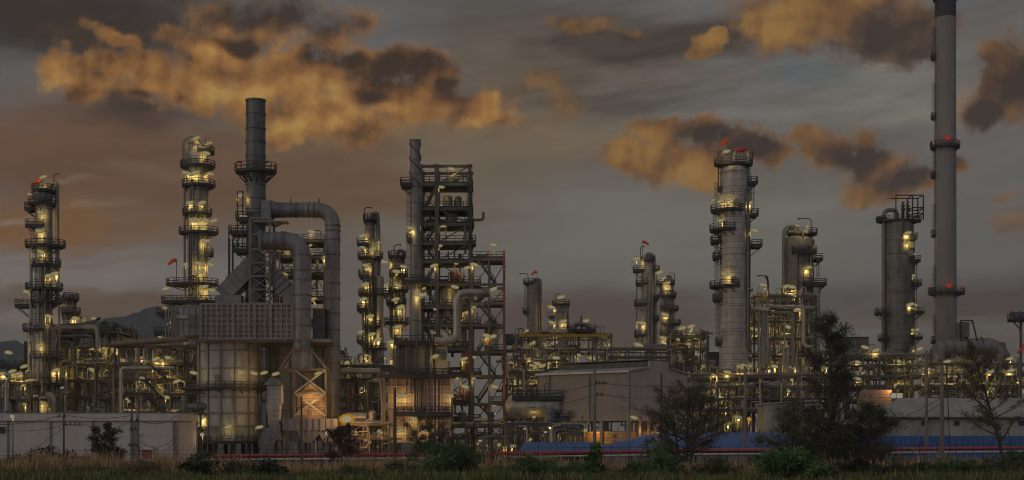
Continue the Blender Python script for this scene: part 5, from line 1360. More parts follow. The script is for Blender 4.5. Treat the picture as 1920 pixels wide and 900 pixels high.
b = MB(); b.beam(P(263,818,D)+Vector((0,-1.0,0)),P(276,812,D)+Vector((0,-1.2,0)),0.08); b.beam(P(263,818,D)+Vector((0,-.1,0)),P(263,818,D)+Vector((0,-1.0,0)),0.08); o = b.build('floodlight_arm', M['dark'], t)
b = MB(); b.beam(P(275,812.5,D)+Vector((0,-1.2,0)),P(281,809.8,D)+Vector((0,-1.2,0)),0.28); b.build('floodlight', M['white'], o)
D = 214
t = thing('pump_hut', 'tiny pale hut with red double doors, in front of the long low grey building', 'hut', (PX(277,D), D+1, 0))
b = MB(); pxbox(b, 261, 287, 842, 872, D, D+2); b.build('wall', M['white'], t)
b = MB(); b.hexa([P(259,843,D)+Vector((0,-.4,0)),P(289,843,D)+Vector((0,-.4,0)),P(289,843,D)+Vector((0,2.4,0)),P(259,843,D)+Vector((0,2.4,0)),P(263,837,D)+Vector((0,0.3,0)),P(285,837,D)+Vector((0,0.3,0)),P(285,837,D)+Vector((0,1.7,0)),P(263,837,D)+Vector((0,1.7,0))]); b.build('roof', M['roofgr'], t)
for a, c in ((265,274.6),(275.2,284.6)):
    b = MB(); pxbox(b, a, c, 844, 860, D-.12, D-.01); o = b.build('door', M['rust'], t)
    b = MB(); pxbox(b, (273 if a < 270 else 276), (274 if a < 270 else 277), 851, 852.5, D-.18, D-.125); b.build('handle', M['white'], o)
bulb(t, P(277,839,D)+Vector((0,-1.2,.2))-t.location, 10, (0.9,1.0,0.6))

D = 262
t = thing('shed', 'small grey sheet metal shed with a shallow pitched roof, left of the casuarina', 'building', (PX(1470,D), D+4, 0))
b = MB(); pxbox(b, 1436, 1530, 757, 830, D, D+9); b.bb(PX(1436,D),PX(1530,D),D+.1,D+8.9,0,PZ(830,D)); b.build('wall', M['heater'], t)
b = MB(); b.hexa([P(1432,758,D)+Vector((0,-.5,0)),P(1534,752,D)+Vector((0,-.5,0)),P(1534,752,D)+Vector((0,9.5,0)),P(1432,758,D)+Vector((0,9.5,0)),P(1432,756,D)+Vector((0,-.5,0)),P(1534,749.5,D)+Vector((0,-.5,0)),P(1534,749.5,D)+Vector((0,9.5,0)),P(1432,756,D)+Vector((0,9.5,0))]); b.build('roof', M['roofgr'], t)
D = 262
t = thing('cabin', 'pale ribbed cabin lit by a large square floodlight, right of the casuarina', 'building', (PX(1655,D), D+2, 0))
b = MB(); pxbox(b, 1620, 1672, 731, 790, D, D+5)
for y in range(734,760,5): pxbox(b, 1619.7, 1672.3, y, y+0.8, D-.06, D-.004)
b.bb(PX(1620,D),PX(1672,D),D+.1,D+4.9,0,PZ(790,D)); b.build('wall', M['pink'], t)
put_lamp(t, 1681, 742, D-1.5, 'F', 420)
D = 228
t = thing('hall', 'wide low hall with a shallow grey roof and a row of small dark windows', 'building', (PX(1780,D), D+9, 0))
b = MB(); pxbox(b, 1632, 1990, 783, 826, D, D+18); b.bb(PX(1632,D),PX(1990,D),D+.05,D+17.9,0,PZ(826,D)); b.build('wall', M['heater'], t)
b = MB(); z0, z1 = PZ(783,D)+.05, PZ(783,D)+3.6
b.hexa([(PX(1616,D),D-.9,z0),(PX(1995,D),D-.9,z0),(PX(1995,D),D+15,z1-.2),(PX(1735,D),D+15,z1-.2),(PX(1616,D),D-.9,z0+.22),(PX(1995,D),D-.9,z0+.22),(PX(1995,D),D+15,z1),(PX(1735,D),D+15,z1)]); b.build('roof', M['roofgr'], t)
b = MB(); pxbox(b, 1616, 1995, 782.6, 784.4, D-1.0, D-.905); b.build('fascia', M['dark'], t)
for x in (1677,1733,1794,1856,1915):
    b = MB(); pxbox(b, x-6, x+6, 788, 799, D-.1, D-.004); o = b.build('window', M['trim'], t); b = MB(); pxbox(b, x-4.8, x+4.8, 789.2, 797.8, D-.13, D-.104); b.build('pane', M['glassdk'], o)
for x in (1700,1765,1825): b = MB(); b.beam(P(x,800,D)+Vector((0,-.1,0)),P(x-8,806,D)+Vector((0,-1.2,0)),0.1); b.build('wall_bracket', M['dark'], t)
D = 219
t = thing('fence', 'blue corrugated sheet fence in front of the wide low hall', 'fence', (PX(1790,D), D, 0))
b = MB(); b.bb(PX(1560,D),PX(1990,D),D-.06,D+.06,0.3,PZ(817,D)); b.build('sheet_panel', M['blue'], t)
for x in range(1565,1990,52): b = MB(); b.bb(PX(x,D)-.08,PX(x,D)+.08,D+.07,D+.25,0,PZ(816,D)); b.build('post', M['dark'], t)
D = 216
t = thing('shed', 'broad low shed with a bright blue hipped roof, in front of the warehouse', 'building', (PX(1300,D), D+8, 0))
b = MB(); z0 = PZ(845,D); zt = PZ(811,D+16)
b.hexa([(PX(1108,D),D,z0-.15),(PX(1500,D),D,z0-.15),(PX(1500,D),D+30,z0-.15),(PX(1108,D),D+30,z0-.15),(PX(1232,D+16),D+14,zt),(PX(1498,D+16),D+14,zt),(PX(1498,D+16),D+17,zt),(PX(1232,D+16),D+17,zt)]); b.build('roof', M['blue'], t)
b = MB(); b.bb(PX(1120,D),PX(1496,D),D+.6,D+29,0,z0-.2); b.build('wall', M['trim'], t)
D = 224
t = thing('shed', 'small low shed with a blue gabled roof and a dark open end', 'building', (PX(1045,D), D+5, 0))
b = MB(); z0, zt = PZ(846,D), PZ(829,D+5)
xa, xb = PX(973,D), PX(1118,D); xr = PX(988,D)
b.add([(xa,D,z0),(xb,D,z0),(xb,D+10,z0),(xa,D+10,z0),(xa+.9,D+5,zt),(xb,D+5,zt),(xa,D,z0-.15),(xb,D,z0-.15),(xb,D+10,z0-.15),(xa,D+10,z0-.15)],[(0,1,5,4),(2,3,4,5),(0,4,3),(1,2,5),(6,9,8,7),(0,6,7,1),(2,8,9,3),(3,9,6,0),(1,7,8,2)]); b.build('roof', M['blue'], t)
b = MB(); b.bb(xa+.6,xb-.4,D+.5,D+9.5,0,z0-.2); b.build('wall', M['glassdk'], t)  # solid near-black box, its colour standing in for shade inside the open end

# ------------------------------------------------------------------ street lights
def lamp_post(label, x, y, D, kind, power=None, cat='street lamp', arm=0):
    t = thing('street_lamp', label, cat, (PX(x,D)+arm, D, 0))
    b = MB(); zt = PZ(y,D)
    b.sweep([(PX(x,D)+arm,D+.3,0),(PX(x,D)+arm,D+.3,zt+.6)], [0.12,0.08], 8)
    if arm: b.beam((PX(x,D)+arm,D+.3,zt+.5),(PX(x,D),D+.2,zt+.5),0.08)
    b.build('post', M['pole'], t); put_lamp(t, x, y, D, kind, power); return t
lamp_post('street lamp with a round globe in front of the long low grey building', 23, 781, 215, 'o', 50)
lamp_post('street lamp with a round globe at the foot of the cylindrical heater', 379, 815, 238, 'o', 70)
lamp_post('street lamp with a round globe below the orange lit duct frame', 613, 812, 240, 'o', 80)
lamp_post('brightest floodlight of all, glaring beside the foot of the long flue duct', 650, 786, 250, 'G', 2400, 'floodlight')
lamp_post('street lamp with a tubular head at the warehouse corner', 1189, 783, 236, 'n', 110, arm=1.2)
lamp_post('orange sodium lamp glowing through the twigs of the bare tree', 1233, 795, 232, 's', 160)
lamp_post('orange sodium lamp behind the tall concrete pole, above the blue shed roof', 1405, 786, 244, 's', 200)

# ------------------------------------------------------------------ power poles and cables
POLE = {}
def power_pole(key, label, x, ytop, D, w=0.3, m='pole', arms=(), twin=0, name='utility_pole'):
    t = thing(name, label, 'power pole', (PX(x,D), D, 0), 'power poles')
    z1 = PZ(ytop,D)
    for k in range(2 if twin else 1):
        b = MB(); X = PX(x,D)+k*twin; b.sweep([(X,D,0),(X,D,z1)], [w*0.62,w*0.42], 10); b.build('shaft', M[m], t)
    for y, a, c in arms:
        b = MB(); z = PZ(y,D); b.beam((PX(a,D),D-.25,z),(PX(c,D),D-.25,z),0.12,0.12); o = b.build('crossarm', M['dark'], t)
        nI = 4 if c-a > 20 else 2
        for k in range(nI):
            xi = PX(a+(c-a)*(k+.5)/nI,D); b = MB(); b.lathe([(0.05,z+.06),(0.12,z+.12),(0.05,z+.2),(0.13,z+.28),(0.05,z+.4)],(xi,D-.25),8); b.build('insulator', M['dark'], o)
    POLE[key] = (x, D)
    return t
power_pole('p1','slim pole with a wide crossarm, in front of the long low grey building', 119.5, 776, 200, 0.28, 'polebr', ((797,120,155),(782,108,128)))
power_pole('p2','double pole joined by struts, beside the tiny hut with red doors', 247, 765, 200, 0.42, 'pole', ((836,240,262),(790,242,262),(806,243,258)), 0.85)
power_pole('p3','thin dark pole in front of the orange lit duct frame', 565, 743, 188, 0.24, 'polebr')
power_pole('p4','thick brown pole in front of the box furnace', 740.5, 727, 188, 0.42, 'polebr')
power_pole('p5','pale concrete pole with two side arms, in front of the warehouse wall', 1115, 690, 205, 0.46, 'pole', ((720,1116,1137),(741,1116,1132)))
power_pole('p6','dark pole without arms against the warehouse gable', 1240, 700, 206, 0.36, 'polebr')
power_pole('p7','tall pale concrete pole with lamps, in front of the thick column', 1397, 686, 206, 0.46, 'pole')
power_pole('p8','pale concrete pole with a long insulator arm, in front of the wide low hall', 1737, 657, 206, 0.44, 'pole', ((737,1733,1762),))
power_pole('p9','nearer thick armless concrete pole in front of the wide low hall', 1766, 689, 188, 0.52, 'pole')
def cable(label, a, b_, sag, group='cables between the poles', r=0.035):
    A = P(*a); B = P(*b_); pts = []
    for k in range(17):
        u = k/16; p = A+(B-A)*u; p.z -= sag*4*u*(1-u); pts.append(p)
    m = MB(); m.sweep(pts, r, 5); o = m.build('power_cable', M['wire']); tag(o, label, 'cable', group)
cable('upper cable from the slim crossarm pole off to the left edge', (112,779,200), (-30,795,205), 0.5)
cable('lower cable from the slim crossarm pole off to the left edge', (128,795,200), (-30,800,205), 0.8)
cable('upper cable between the slim crossarm pole and the double pole', (126,779,200), (247,779,200), 0.4)
cable('lower sagging cable between the slim crossarm pole and the double pole', (154,794,200), (246,790,200), 0.9)
cable('upper sagging cable from the double pole to the corner of the low grey building', (262,788,200), (333,778,224), 0.9)
cable('lower sagging cable from the double pole to the corner of the low grey building', (262,828,200), (333,815,224), 1.3)
cable('lowest black cable from the double pole past the tiny hut', (262,836,200), (333,822,224), 1.6)
cable('steep stay wire from the slim crossarm pole down to the left', (120,800,200), (55,848,202), 0.1)
cable('upper cable between the two armed poles before the warehouse', (1130,718,205), (1240,723,206), 0.25)
cable('lower cable between the two armed poles before the warehouse', (1126,739,205), (1240,745,206), 0.3)
cable('upper cable from the warehouse pole leftwards past the drum', (1118,718,205), (985,742,210), 0.4)
cable('lower cable from the warehouse pole leftwards past the drum', (1118,739,205), (985,765,210), 0.4)
cable('cable from the bare dark pole rightwards behind the bare tree', (1240,724,206), (1397,722,206), 0.5)
cable('upper cable slanting from the nearer concrete pole down to the left', (1766,745,188), (1640,800,200), 0.4)
cable('middle cable slanting from the nearer concrete pole down to the left', (1766,755,188), (1640,815,200), 0.5)
cable('lower cable between the two concrete poles at the hall', (1740,790,206), (1766,770,188), 0.1)
cable('black cable hanging down beside the nearer concrete pole', (1775,700,188), (1782,862,188), 0.0, r=0.06)

# ------------------------------------------------------------------ red and white pipeline, fence posts
def zpipe(x): return 855 - (x-0)*0.0098 + (3 if x < 300 else 0)
D = 205
t = thing('pipeline', 'red fire water pipe running the whole width of the plant on low supports', 'pipeline', (PX(960,D), D, 0))
pipe_part(t, [(112,858),(224,858)], 0.27, 'red', D, 12, 0); b = MB(); b.sweep([P(222,858,D),P(226,858,D)],0.4,12); b.build('flange', M['pink'], t)
pipe_part(t, [(402,854.5),(960,850),(1300,845),(1990,839)], 0.25, 'red', D, 12, 0)
for x in (470,760,1215,1625,1712): b = MB(); b.sweep([P(x,854-(x-402)*.0096,D),P(x+2,854-(x-402)*.0096,D)],0.33,12); b.build('flange', M['rust'], t)
for x in range(405,1990,60): b = MB(); b.bb(PX(x,D)-.12,PX(x,D)+.12,D+.3,D+.6,0,PZ(862-(x-402)*.0096,D)); b.build('support', M['dark'], t)
D = 203
t = thing('pipeline', 'white pipe running just below the red one', 'pipeline', (PX(960,D), D, 0))
pipe_part(t, [(-30,865),(330,863),(960,857),(1300,852),(1990,846)], 0.13, 'white', D, 12, 0)
for x in range(-20,1990,75): b = MB(); b.bb(PX(x,D)-.1,PX(x,D)+.1,D+.25,D+.5,0,PZ(868-(x+30)*.0096,D)); b.build('support', M['dark'], t)
D = 207
t = thing('concrete_kerb', 'low dark concrete trough wall below the pipelines', 'wall', (PX(960,D), D, 0))
b = MB(); b.bb(PX(-60,D),PX(1990,D),D,D+.4,0,PZ(866,D)); b.build('trough_wall', M['trim'], t)
D = 199
t = thing('fence', 'thin row of fence posts with wires along the pipelines', 'fence', (PX(960,D), D, 0))
for k, x in enumerate(range(-10,1980,34)):
    b = MB(); yb = 838-(x)*.006; b.beam((PX(x,D),D,0),(PX(x,D),D,PZ(yb+(k*7)%5,D)),0.08); b.build('post', M['dark'], t)
for dy in (6,14,22): 
    b = MB(); b.sweep([P(-20,840+dy,D),P(1980,828+dy,D)],0.022,4); b.build('strand', M['wire'], t)
D = 193
t = thing('warning_sign', 'small dark yellow triangular sign on a post at the pipelines, left of the concrete poles', 'sign', (PX(1712,D), D, 0))
b = MB(); a, c, e = P(1706,844,D), P(1719,844,D), P(1712.5,837.5,D); f = Vector((0,.05,0)); b.add([a,c,e,a+f,c+f,e+f],[(0,1,2),(5,4,3),(0,3,4,1),(1,4,5,2),(2,5,3,0)]); b.build('sign_board', M['yellow'], t)
b = MB(); b.beam((PX(1712,D),D+.1,0),(PX(1712,D),D+.1,PZ(825,D)),0.09); b.build('post', M['dark'], t)
D = 172
t = thing('lean_to', 'weathered grey lean-to roof on thin posts, in the grass right of the casuarina', 'hut', (PX(1660,D), D, 0))
b = MB(); b.hexa([P(1626,868,D)+Vector((0,-1.2,-.15)),P(1696,861,D)+Vector((0,-1.2,-.1)),P(1690,853,D)+Vector((0,2.4,0)),P(1640,856,D)+Vector((0,2.4,0)),P(1626,867,D)+Vector((0,-1.2,0)),P(1696,860,D)+Vector((0,-1.2,0)),P(1690,851,D)+Vector((0,2.4,.1)),P(1640,854,D)+Vector((0,2.4,.1))]); b.build('roof', M['tarp'], t)
for x in (1637,1646,1660,1688): b = MB(); b.beam((PX(x,D),D-.8,0),(PX(x,D),D-.8,PZ(866,D)),0.1); b.build('post', M['dark'], t)
for x in (1640,1652): 
    o = None; tb = thing('barrel', 'dark blue barrel under the lean-to roof, '+('nearer its left edge' if x == 1640 else 'right of the other barrel'), 'barrel', (PX(x,D), D+.4, 0), 'barrels under the lean-to')
    b = MB(); b.lathe([(0.3,0),(0.3,.3),(0.32,.32),(0.3,.34),(0.3,.62),(0.32,.64),(0.3,.66),(0.3,.95)],(PX(x,D),D+.4),14); b.build('drum_body', M['equipbl'], tb)
# ------------------------------------------------------------------ ground, hills
def plain(name, base, var, scale):
    return mat(name, base, 0.95, 0, var, scale, streak=False, bump=0.4)
mg = plain('soil_and_gravel', (0.085,0.075,0.058), 0.4, 0.15)
b = MB(); b.add([(-9000,-200,0),(9000,-200,0),(9000,9000,0),(-9000,9000,0)],[(0,1,2,3)]); tag(b.build('ground', mg, smooth=False), 'bare dark soil and gravel under the whole plant', 'ground', kind='structure')
rg = random.Random(4)
def hill(x0, x1, ys, D, dep):
    n = 60; rows = 10; vs = []; fs = []
    for j in range(rows+1):
        v = j/rows
        for i in range(n+1):
            u = i/n; x = x0+(x1-x0)*u
            k = u*(len(ys)-1); a = int(min(k, len(ys)-2)); f = k-a; f = f*f*(3-2*f); y = ys[a]*(1-f)+ys[a+1]*f
            h = (PZ(y,D)-0)*math.sin(math.pi*min(1,v*1.0)/1.0*0.5+0.0) if v <= 0.5 else (PZ(y,D))*math.sin(math.pi*0.5*(1.0-(v-0.5)*2*0.8))
            h = PZ(y,D)*(math.sin(math.pi*v)**0.8 if v not in (0,1) else 0)
            h += (rg.random()-0.5)*PZ(y,D)*0.05*math.sin(math.pi*v)
            vs.append((PX(x,D), D+dep*(v-0.5), max(-2,h)))
    for j in range(rows):
        for i in range(n):
            q = j*(n+1)+i; fs.append((q,q+1,q+n+2,q+n+1))
    return vs, fs
mh = plain('hill_woodland', (0.045,0.052,0.06), 0.3, 0.01)
b = MB(); b.add(*hill(60, 700, (790,700,622,603,592,577,566,562,572,590,612,645,690,760), 2600, 900)); tag(b.build('hills', mh, smooth=True, angle=180), 'distant wooded hill rising to the left of the ringed stack', 'hill', kind='structure')
b = MB(); b.add(*hill(-160, 140, (650,660,664,668,652,640,670,720,790), 2900, 800)); tag(b.build('hills', mh, smooth=True, angle=180), 'lower distant hill shoulder at the left edge', 'hill', kind='structure')

# ------------------------------------------------------------------ foliage
def leafmat(name, base, var=0.45, sc=1.2, rough=0.75):
    m = mat(name, base, rough, 0, var, sc, streak=False); return m
L_cas = [leafmat('casuarina_needles', (0.055,0.052,0.037)), leafmat('casuarina_needles_pale', (0.10,0.087,0.06))]
L_grn = [leafmat('bush_leaves', (0.06,0.12,0.038)), leafmat('bush_leaves_light', (0.12,0.21,0.07)), leafmat('bush_leaves_dry', (0.06,0.06,0.03))]
L_bright = [leafmat('glossy_leaves', (0.065,0.145,0.04), rough=0.5), leafmat('glossy_leaves_light', (0.12,0.235,0.07), rough=0.5)]
L_olive = [leafmat('olive_leaves', (0.15,0.135,0.065)), leafmat('olive_leaves_dry', (0.21,0.16,0.09))]
L_brown = [leafmat('brown_foliage', (0.18,0.10,0.055)), leafmat('brown_foliage_dark', (0.055,0.040,0.026))]
M_bark = mat('tree_bark', (0.07,0.055,0.045), 0.9, 0, 0.4, 2.0)

def blades(name, pts, dirs, L, wd, mats, parent, seed, mi=None, curl=0.25, quad=True):
    """many separate leaf blades in one crown mesh; numpy for speed"""
    g = np.random.default_rng(seed); n = len(pts); pts = np.array(pts, float); dirs = np.array(dirs, float)
    dirs /= np.linalg.norm(dirs, axis=1, keepdims=True)+1e-9
    L = np.asarray(L).reshape(-1,1)*np.ones((n,1)); wd = np.asarray(wd).reshape(-1,1)*np.ones((n,1))
    side = np.cross(dirs, g.normal(size=(n,3))); side /= np.linalg.norm(side, axis=1, keepdims=True)+1e-9
    tip = pts+dirs*L; tip[:,2] -= curl*L[:,0]*g.random(n)
    mid = pts+dirs*L*0.5
    V = np.stack([pts, mid+side*wd*0.5, tip, mid-side*wd*0.5], 1).reshape(-1,3)
    o0 = np.array(world_loc(parent)) if parent else 0
    me = bpy.data.meshes.new(name); me.vertices.add(4*n); me.vertices.foreach_set('co', (V-o0).astype(np.float32).ravel())
    me.loops.add(4*n); me.loops.foreach_set('vertex_index', np.arange(4*n, dtype=np.int32))
    me.polygons.add(n); me.polygons.foreach_set('loop_start', np.arange(0,4*n,4,dtype=np.int32))
    for m in mats: me.materials.append(m)
    me.polygons.foreach_set('material_index', (mi if mi is not None else g.integers(0, len(mats), n)).astype(np.int32))
    me.update(calc_edges=True)
    o = bpy.data.objects.new(name, me); col.objects.link(o)
    if parent: o.parent = parent
    return o

def crown_pts(c, r, n, seed, nclump=26, cl=0.34):
    g = np.random.default_rng(seed); c = np.array(c); r = np.array(r)
    d = g.normal(size=(nclump,3)); d /= np.linalg.norm(d, axis=1, keepdims=True)
    cc = c+d*r*(0.25+0.95*g.random((nclump,1)))*0.9
    cs = (0.55+0.9*g.random(nclump))*cl
    k = g.integers(0, nclump, n); e = g.normal(size=(n,3)); e /= np.linalg.norm(e, axis=1, keepdims=True)
    an = 0.5+0.9*g.random((nclump,3)); p = cc[k]+e*r*an[k]*cs[k][:,None]*(g.random((n,1))**0.5)
    return p, e, k

def bush(label, x, ytop, ybot_hint, hw, D, n, seed, mats, leaf=0.32, name='bush', cat='bush', group='bushes in the grass', trunk=True, nclump=22, wide=0.5):
    X = PX(x,D); zt = PZ(ytop,D); H = zt; rx = hw*D/F
    t = thing(name, label, cat, (X, D, 0), group)
    p, e, k = crown_pts((X,D,H*0.5), (rx*0.95, rx*0.75, H*0.5), n, seed, nclump, 0.30)
    p[:,2] = np.maximum(p[:,2], 0.1)
    dirs = e+np.array([0,0,0.35])
    g = np.random.default_rng(seed+5); mi = (g.random(nclump)*len(mats)).astype(int)[k]; fl = g.random(n) < 0.25; mi[fl] = g.integers(0,len(mats),fl.sum())
    blades('foliage', p, dirs, leaf*(0.6+1.1*g.random(n)**2), leaf*wide, mats, t, seed, mi)
    if trunk:
        b = MB(); rr = random.Random(seed)
        for q in range(7):
            a = rr.uniform(0,6.28); b.sweep([(X+.1*math.cos(a),D+.1*math.sin(a),0),(X+rx*.3*math.cos(a),D+rx*.3*math.sin(a),H*.4),(X+rx*.6*math.cos(a),D+rx*.5*math.sin(a),H*.75)],[.09,.06,.025],6)
        b.build('stem', M_bark, t)
    return t

def limb_tree(b, base, top, r0, nlimb, spread, seed, lean=None, t0=0.25, up=0.55, twigs=4):
    """trunk with limbs and twigs in one bark mesh; returns twig end points and directions"""
    rr = random.Random(seed); ends = []; A, B = Vector(base), Vector(top); H = (B-A).length; mid = (A+B)/2+Vector(lean or (0,0,0))
    def tp(u): return A*((1-u)**2)+mid*(2*u*(1-u))+B*(u*u)
    b.sweep([tp(k/8) for k in range(9)], [r0*(1-0.92*k/8)+.015 for k in range(9)], 8)
    for k in range(nlimb):
        u = t0+(0.98-t0)*(k+rr.random())/nlimb; p = tp(u); a = rr.uniform(0,2*math.pi); L = spread(u)*rr.uniform(0.45,1.25)
        d = Vector((math.cos(a), math.sin(a)*0.8, up*rr.uniform(0.5,1.4))).normalized()
        q1 = p+d*L*0.5; q2 = p+d*L+Vector((0,0,L*0.12*rr.uniform(-1,1.5)))
        b.sweep([p,q1,q2], [r0*(1-u)*0.5+.03, r0*(1-u)*0.28+.02, .012], 5)
        for j in range(twigs):
            v = rr.uniform(0.3,1); s = p+(q2-p)*v; dd = (d+Vector((rr.uniform(-1,1),rr.uniform(-1,1),rr.uniform(-0.4,0.9)))*0.9).normalized(); l2 = L*rr.uniform(0.2,0.45)
            e = s+dd*l2; b.sweep([s,s+dd*l2*0.5+Vector((0,0,.05)),e], [.025,.018,.008], 4); ends.append((s,e,dd))
        ends.append((q1,q2,d))
    return ends

def needles(ends, per, spread, seed):
    g = np.random.default_rng(seed); P_ = []; D_ = []
    for s, e, d in ends:
        u = g.random(per)[:,None]; q = np.array(s)+(np.array(e)-np.array(s))*u+g.normal(size=(per,3))*spread
        P_.append(q); D_.append(np.array(d)*0.8+g.normal(size=(per,3))*0.6+np.array([0,0,-0.15]))
    return np.concatenate(P_), np.concatenate(D_)

# tall casuarina
D = 166; X = PX(1566,D)
t = thing('tree', 'tall dark feathery casuarina, tallest tree in the picture', 'tree', (X,D,0), 'trees before the plant')
b = MB(); H = PZ(598,D)
ends = limb_tree(b, (X,D,0), (X-PX(1566,D)+PX(1551,D),D,H), 0.26, 74, lambda u: 0.9+5.6*(1-u)**0.75, 3, (0.3,0,0), 0.10, 0.7, 6)
b.build('trunk', M_bark, t); p, d = needles(ends, 19, 0.2, 3); g = np.random.default_rng(8)
blades('crown', p, d, 0.35+0.65*g.random(len(p)), 0.07, L_cas, t, 8)
# lower feathery companion
D = 169; X = PX(1490,D)
t = thing('tree', 'lower olive feathery tree leaning on the left side of the casuarina', 'tree', (X,D,0), 'trees before the plant')
b = MB(); ends = limb_tree(b, (X+1.5,D,0), (X,D,PZ(775,D)), 0.16, 50, lambda u: 2.0+3.6*(1-u), 13, None, 0.06, 0.5, 7); b.build('trunk', M_bark, t)
p, d = needles(ends, 16, 0.28, 14); g = np.random.default_rng(9); blades('crown', p, d, 0.35+0.5*g.random(len(p)), 0.085, L_olive+[L_grn[0]], t, 9)
D = 163; X = PX(1630,D)
t = thing('tree', 'low spreading feathery tree on the right side of the casuarina', 'tree', (X,D,0), 'trees before the plant')
b = MB(); ends = limb_tree(b, (X-1.2,D,0), (X+.6,D,PZ(770,D)), 0.16, 46, lambda u: 2.0+3.4*(1-u), 23, None, 0.06, 0.5, 7); b.build('trunk', M_bark, t)
p, d = needles(ends, 16, 0.28, 24); g = np.random.default_rng(10); blades('crown', p, d, 0.3+0.5*g.random(len(p)), 0.08, L_cas+[L_grn[0]], t, 10)
# rounded twiggy tree before the warehouse
D = 174; X = PX(1285,D)
t = thing('tree', 'rounded twiggy olive tree in front of the warehouse gable', 'tree', (X,D,0), 'trees before the plant')
b = MB(); ends = []
for k, dx in enumerate((-0.8,0.2,0.9)): ends += limb_tree(b, (X+dx*.5,D,0), (X+dx*2.6,D+dx*.5,PZ(724+14*abs(dx),D)), 0.15, 30, lambda u: 2.4+2.6*math.sin(math.pi*min(1,u+.1)), 33+k, None, 0.10, 0.42, 9)
b.build('trunk', M_bark, t); p, d = needles(ends, 14, 0.2, 34); g = np.random.default_rng(11); blades('crown', p, d, 0.2+0.3*g.random(len(p)), 0.07, L_olive+[L_cas[0]], t, 11)
# sparse leaning tree at the right
D = 166; X = PX(1888,D)
t = thing('tree', 'sparse leaning tree with bare branches, in front of the wide low hall', 'tree', (X,D,0), 'trees before the plant')
b = MB(); ends = limb_tree(b, (X,D,0), (PX(1822,D),D,PZ(655,D)), 0.22, 30, lambda u: 1.2+3.4*math.sin(math.pi*min(1,u*.9+.1)), 43, (0.2,0,0.5), 0.2, 0.6, 10)
b.build('trunk', M_bark, t); p, d = needles(ends, 20, 0.16, 44); g = np.random.default_rng(12); blades('crown', p, d, 0.18+0.25*g.random(len(p)), 0.10, L_olive, t, 12)
# dark tree before the low grey building
D = 190; X = PX(200,D)
t = thing('tree', 'small dark bushy tree in front of the long low grey building', 'tree', (X,D,0), 'trees before the plant')
b = MB(); ends = []
for k, dx in enumerate((-0.6,0.5)): ends += limb_tree(b, (X+dx*.6,D,0), (X+dx*1.6,D,PZ(800+8*k,D)), 0.12, 18, lambda u: 1.0+1.6*(1-u), 53+k, None, 0.1, 0.6, 5)
b.build('trunk', M_bark, t); p, d = needles(ends, 30, 0.16, 54); g = np.random.default_rng(13); blades('crown', p, d, 0.2+0.25*g.random(len(p)), 0.11, [L_cas[0],L_grn[0],L_olive[0]], t, 13)
D = 178; X = PX(812,D)
t = thing('tree', 'small flat topped twiggy tree in front of the box furnace', 'tree', (X,D,0), 'trees before the plant')
b = MB(); ends = []
for k, dx in enumerate((-1,0.15,0.9)): ends += limb_tree(b, (X+dx*.8,D,0), (X+dx*2.5,D,PZ(800,D)), 0.10, 15, lambda u: 0.7+1.3*u, 63+k, None, 0.35, 0.45, 5)
b.build('trunk', M_bark, t); p, d = needles(ends, 20, 0.15, 64); g = np.random.default_rng(14); blades('crown', p, d, 0.16+0.22*g.random(len(p)), 0.11, L_olive, t, 14)
D = 186; X = PX(640,D)
t = thing('tree', 'small brown leafed tree below the brightest floodlight', 'tree', (X,D,0), 'trees before the plant')
b = MB(); ends = limb_tree(b, (X,D,0), (X+.2,D,PZ(803,D)), 0.10, 26, lambda u: 1.0+1.5*math.sin(math.pi*u), 73, None, 0.2, 0.5, 6)
b.build('trunk', M_bark, t); p, d = needles(ends, 26, 0.16, 74); g = np.random.default_rng(15); blades('crown', p, d, 0.18+0.22*g.random(len(p)), 0.11, L_brown, t, 15)

B_ = bush
B_('dark green feathery bush, widest of the bushes at the centre', 845, 834, 0, 80, 140, 5200, 101, L_grn[:2], 0.42, wide=0.22, nclump=30)
B_('bright glossy green bush at the foot of the casuarina', 1478, 836, 0, 76, 138, 5200, 102, L_bright, 0.34, nclump=30)
B_('cascading dark green bush in front of the twiggy olive tree', 1240, 832, 0, 45, 144, 2600, 103, L_grn[:2], 0.5, wide=0.22)
B_('low dark green bush between the centre bush and the upright sapling', 1000, 858, 0, 55, 142, 2600, 104, L_grn[:2], 0.42, wide=0.25)
B_('upright leafy sapling in front of the small blue roofed shed', 1118, 832, 0, 22, 146, 700, 105, L_grn[:2], 0.5, wide=0.45, nclump=10)
B_('dark rounded bush left of the double pole', 98, 842, 0, 36, 182, 1700, 106, [L_cas[0],L_grn[0]], 0.34)
B_('low dark bush at the left edge', 30, 854, 0, 48, 172, 1700, 107, [L_grn[0],L_cas[0]], 0.36)
B_('low dark bush in front of the cylindrical heater', 372, 856, 0, 36, 148, 1500, 108, [L_grn[0],L_cas[0]], 0.34)
B_('second low dark bush, in the reeds before the air duct', 500, 868, 0, 42, 140, 1700, 109, [L_grn[0],L_cas[0]], 0.34)
B_('mid green bush before the lean-to roof', 1720, 866, 0, 55, 140, 2400, 110, [L_grn[0],L_grn[2]], 0.34)
B_('leafy dark green bush beside the nearer concrete pole', 1800, 856, 0, 48, 142, 2600, 111, L_grn[:2], 0.34)
B_('broad olive green bush at the right edge', 1892, 848, 0, 62, 148, 3000, 112, [L_grn[0],L_grn[2],L_olive[0]], 0.34)
B_('dark green bush left of the lean-to roof', 1600, 858, 0, 48, 146, 2400, 113, [L_grn[0],L_cas[0]], 0.36)
B_('small bright bush left of the lean-to posts', 1545, 868, 0, 28, 134, 1200, 114, L_bright, 0.32)
B_('greyish twiggy bush right of the centre bush', 930, 845, 0, 30, 168, 1300, 115, [L_cas[0],L_olive[0]], 0.3)


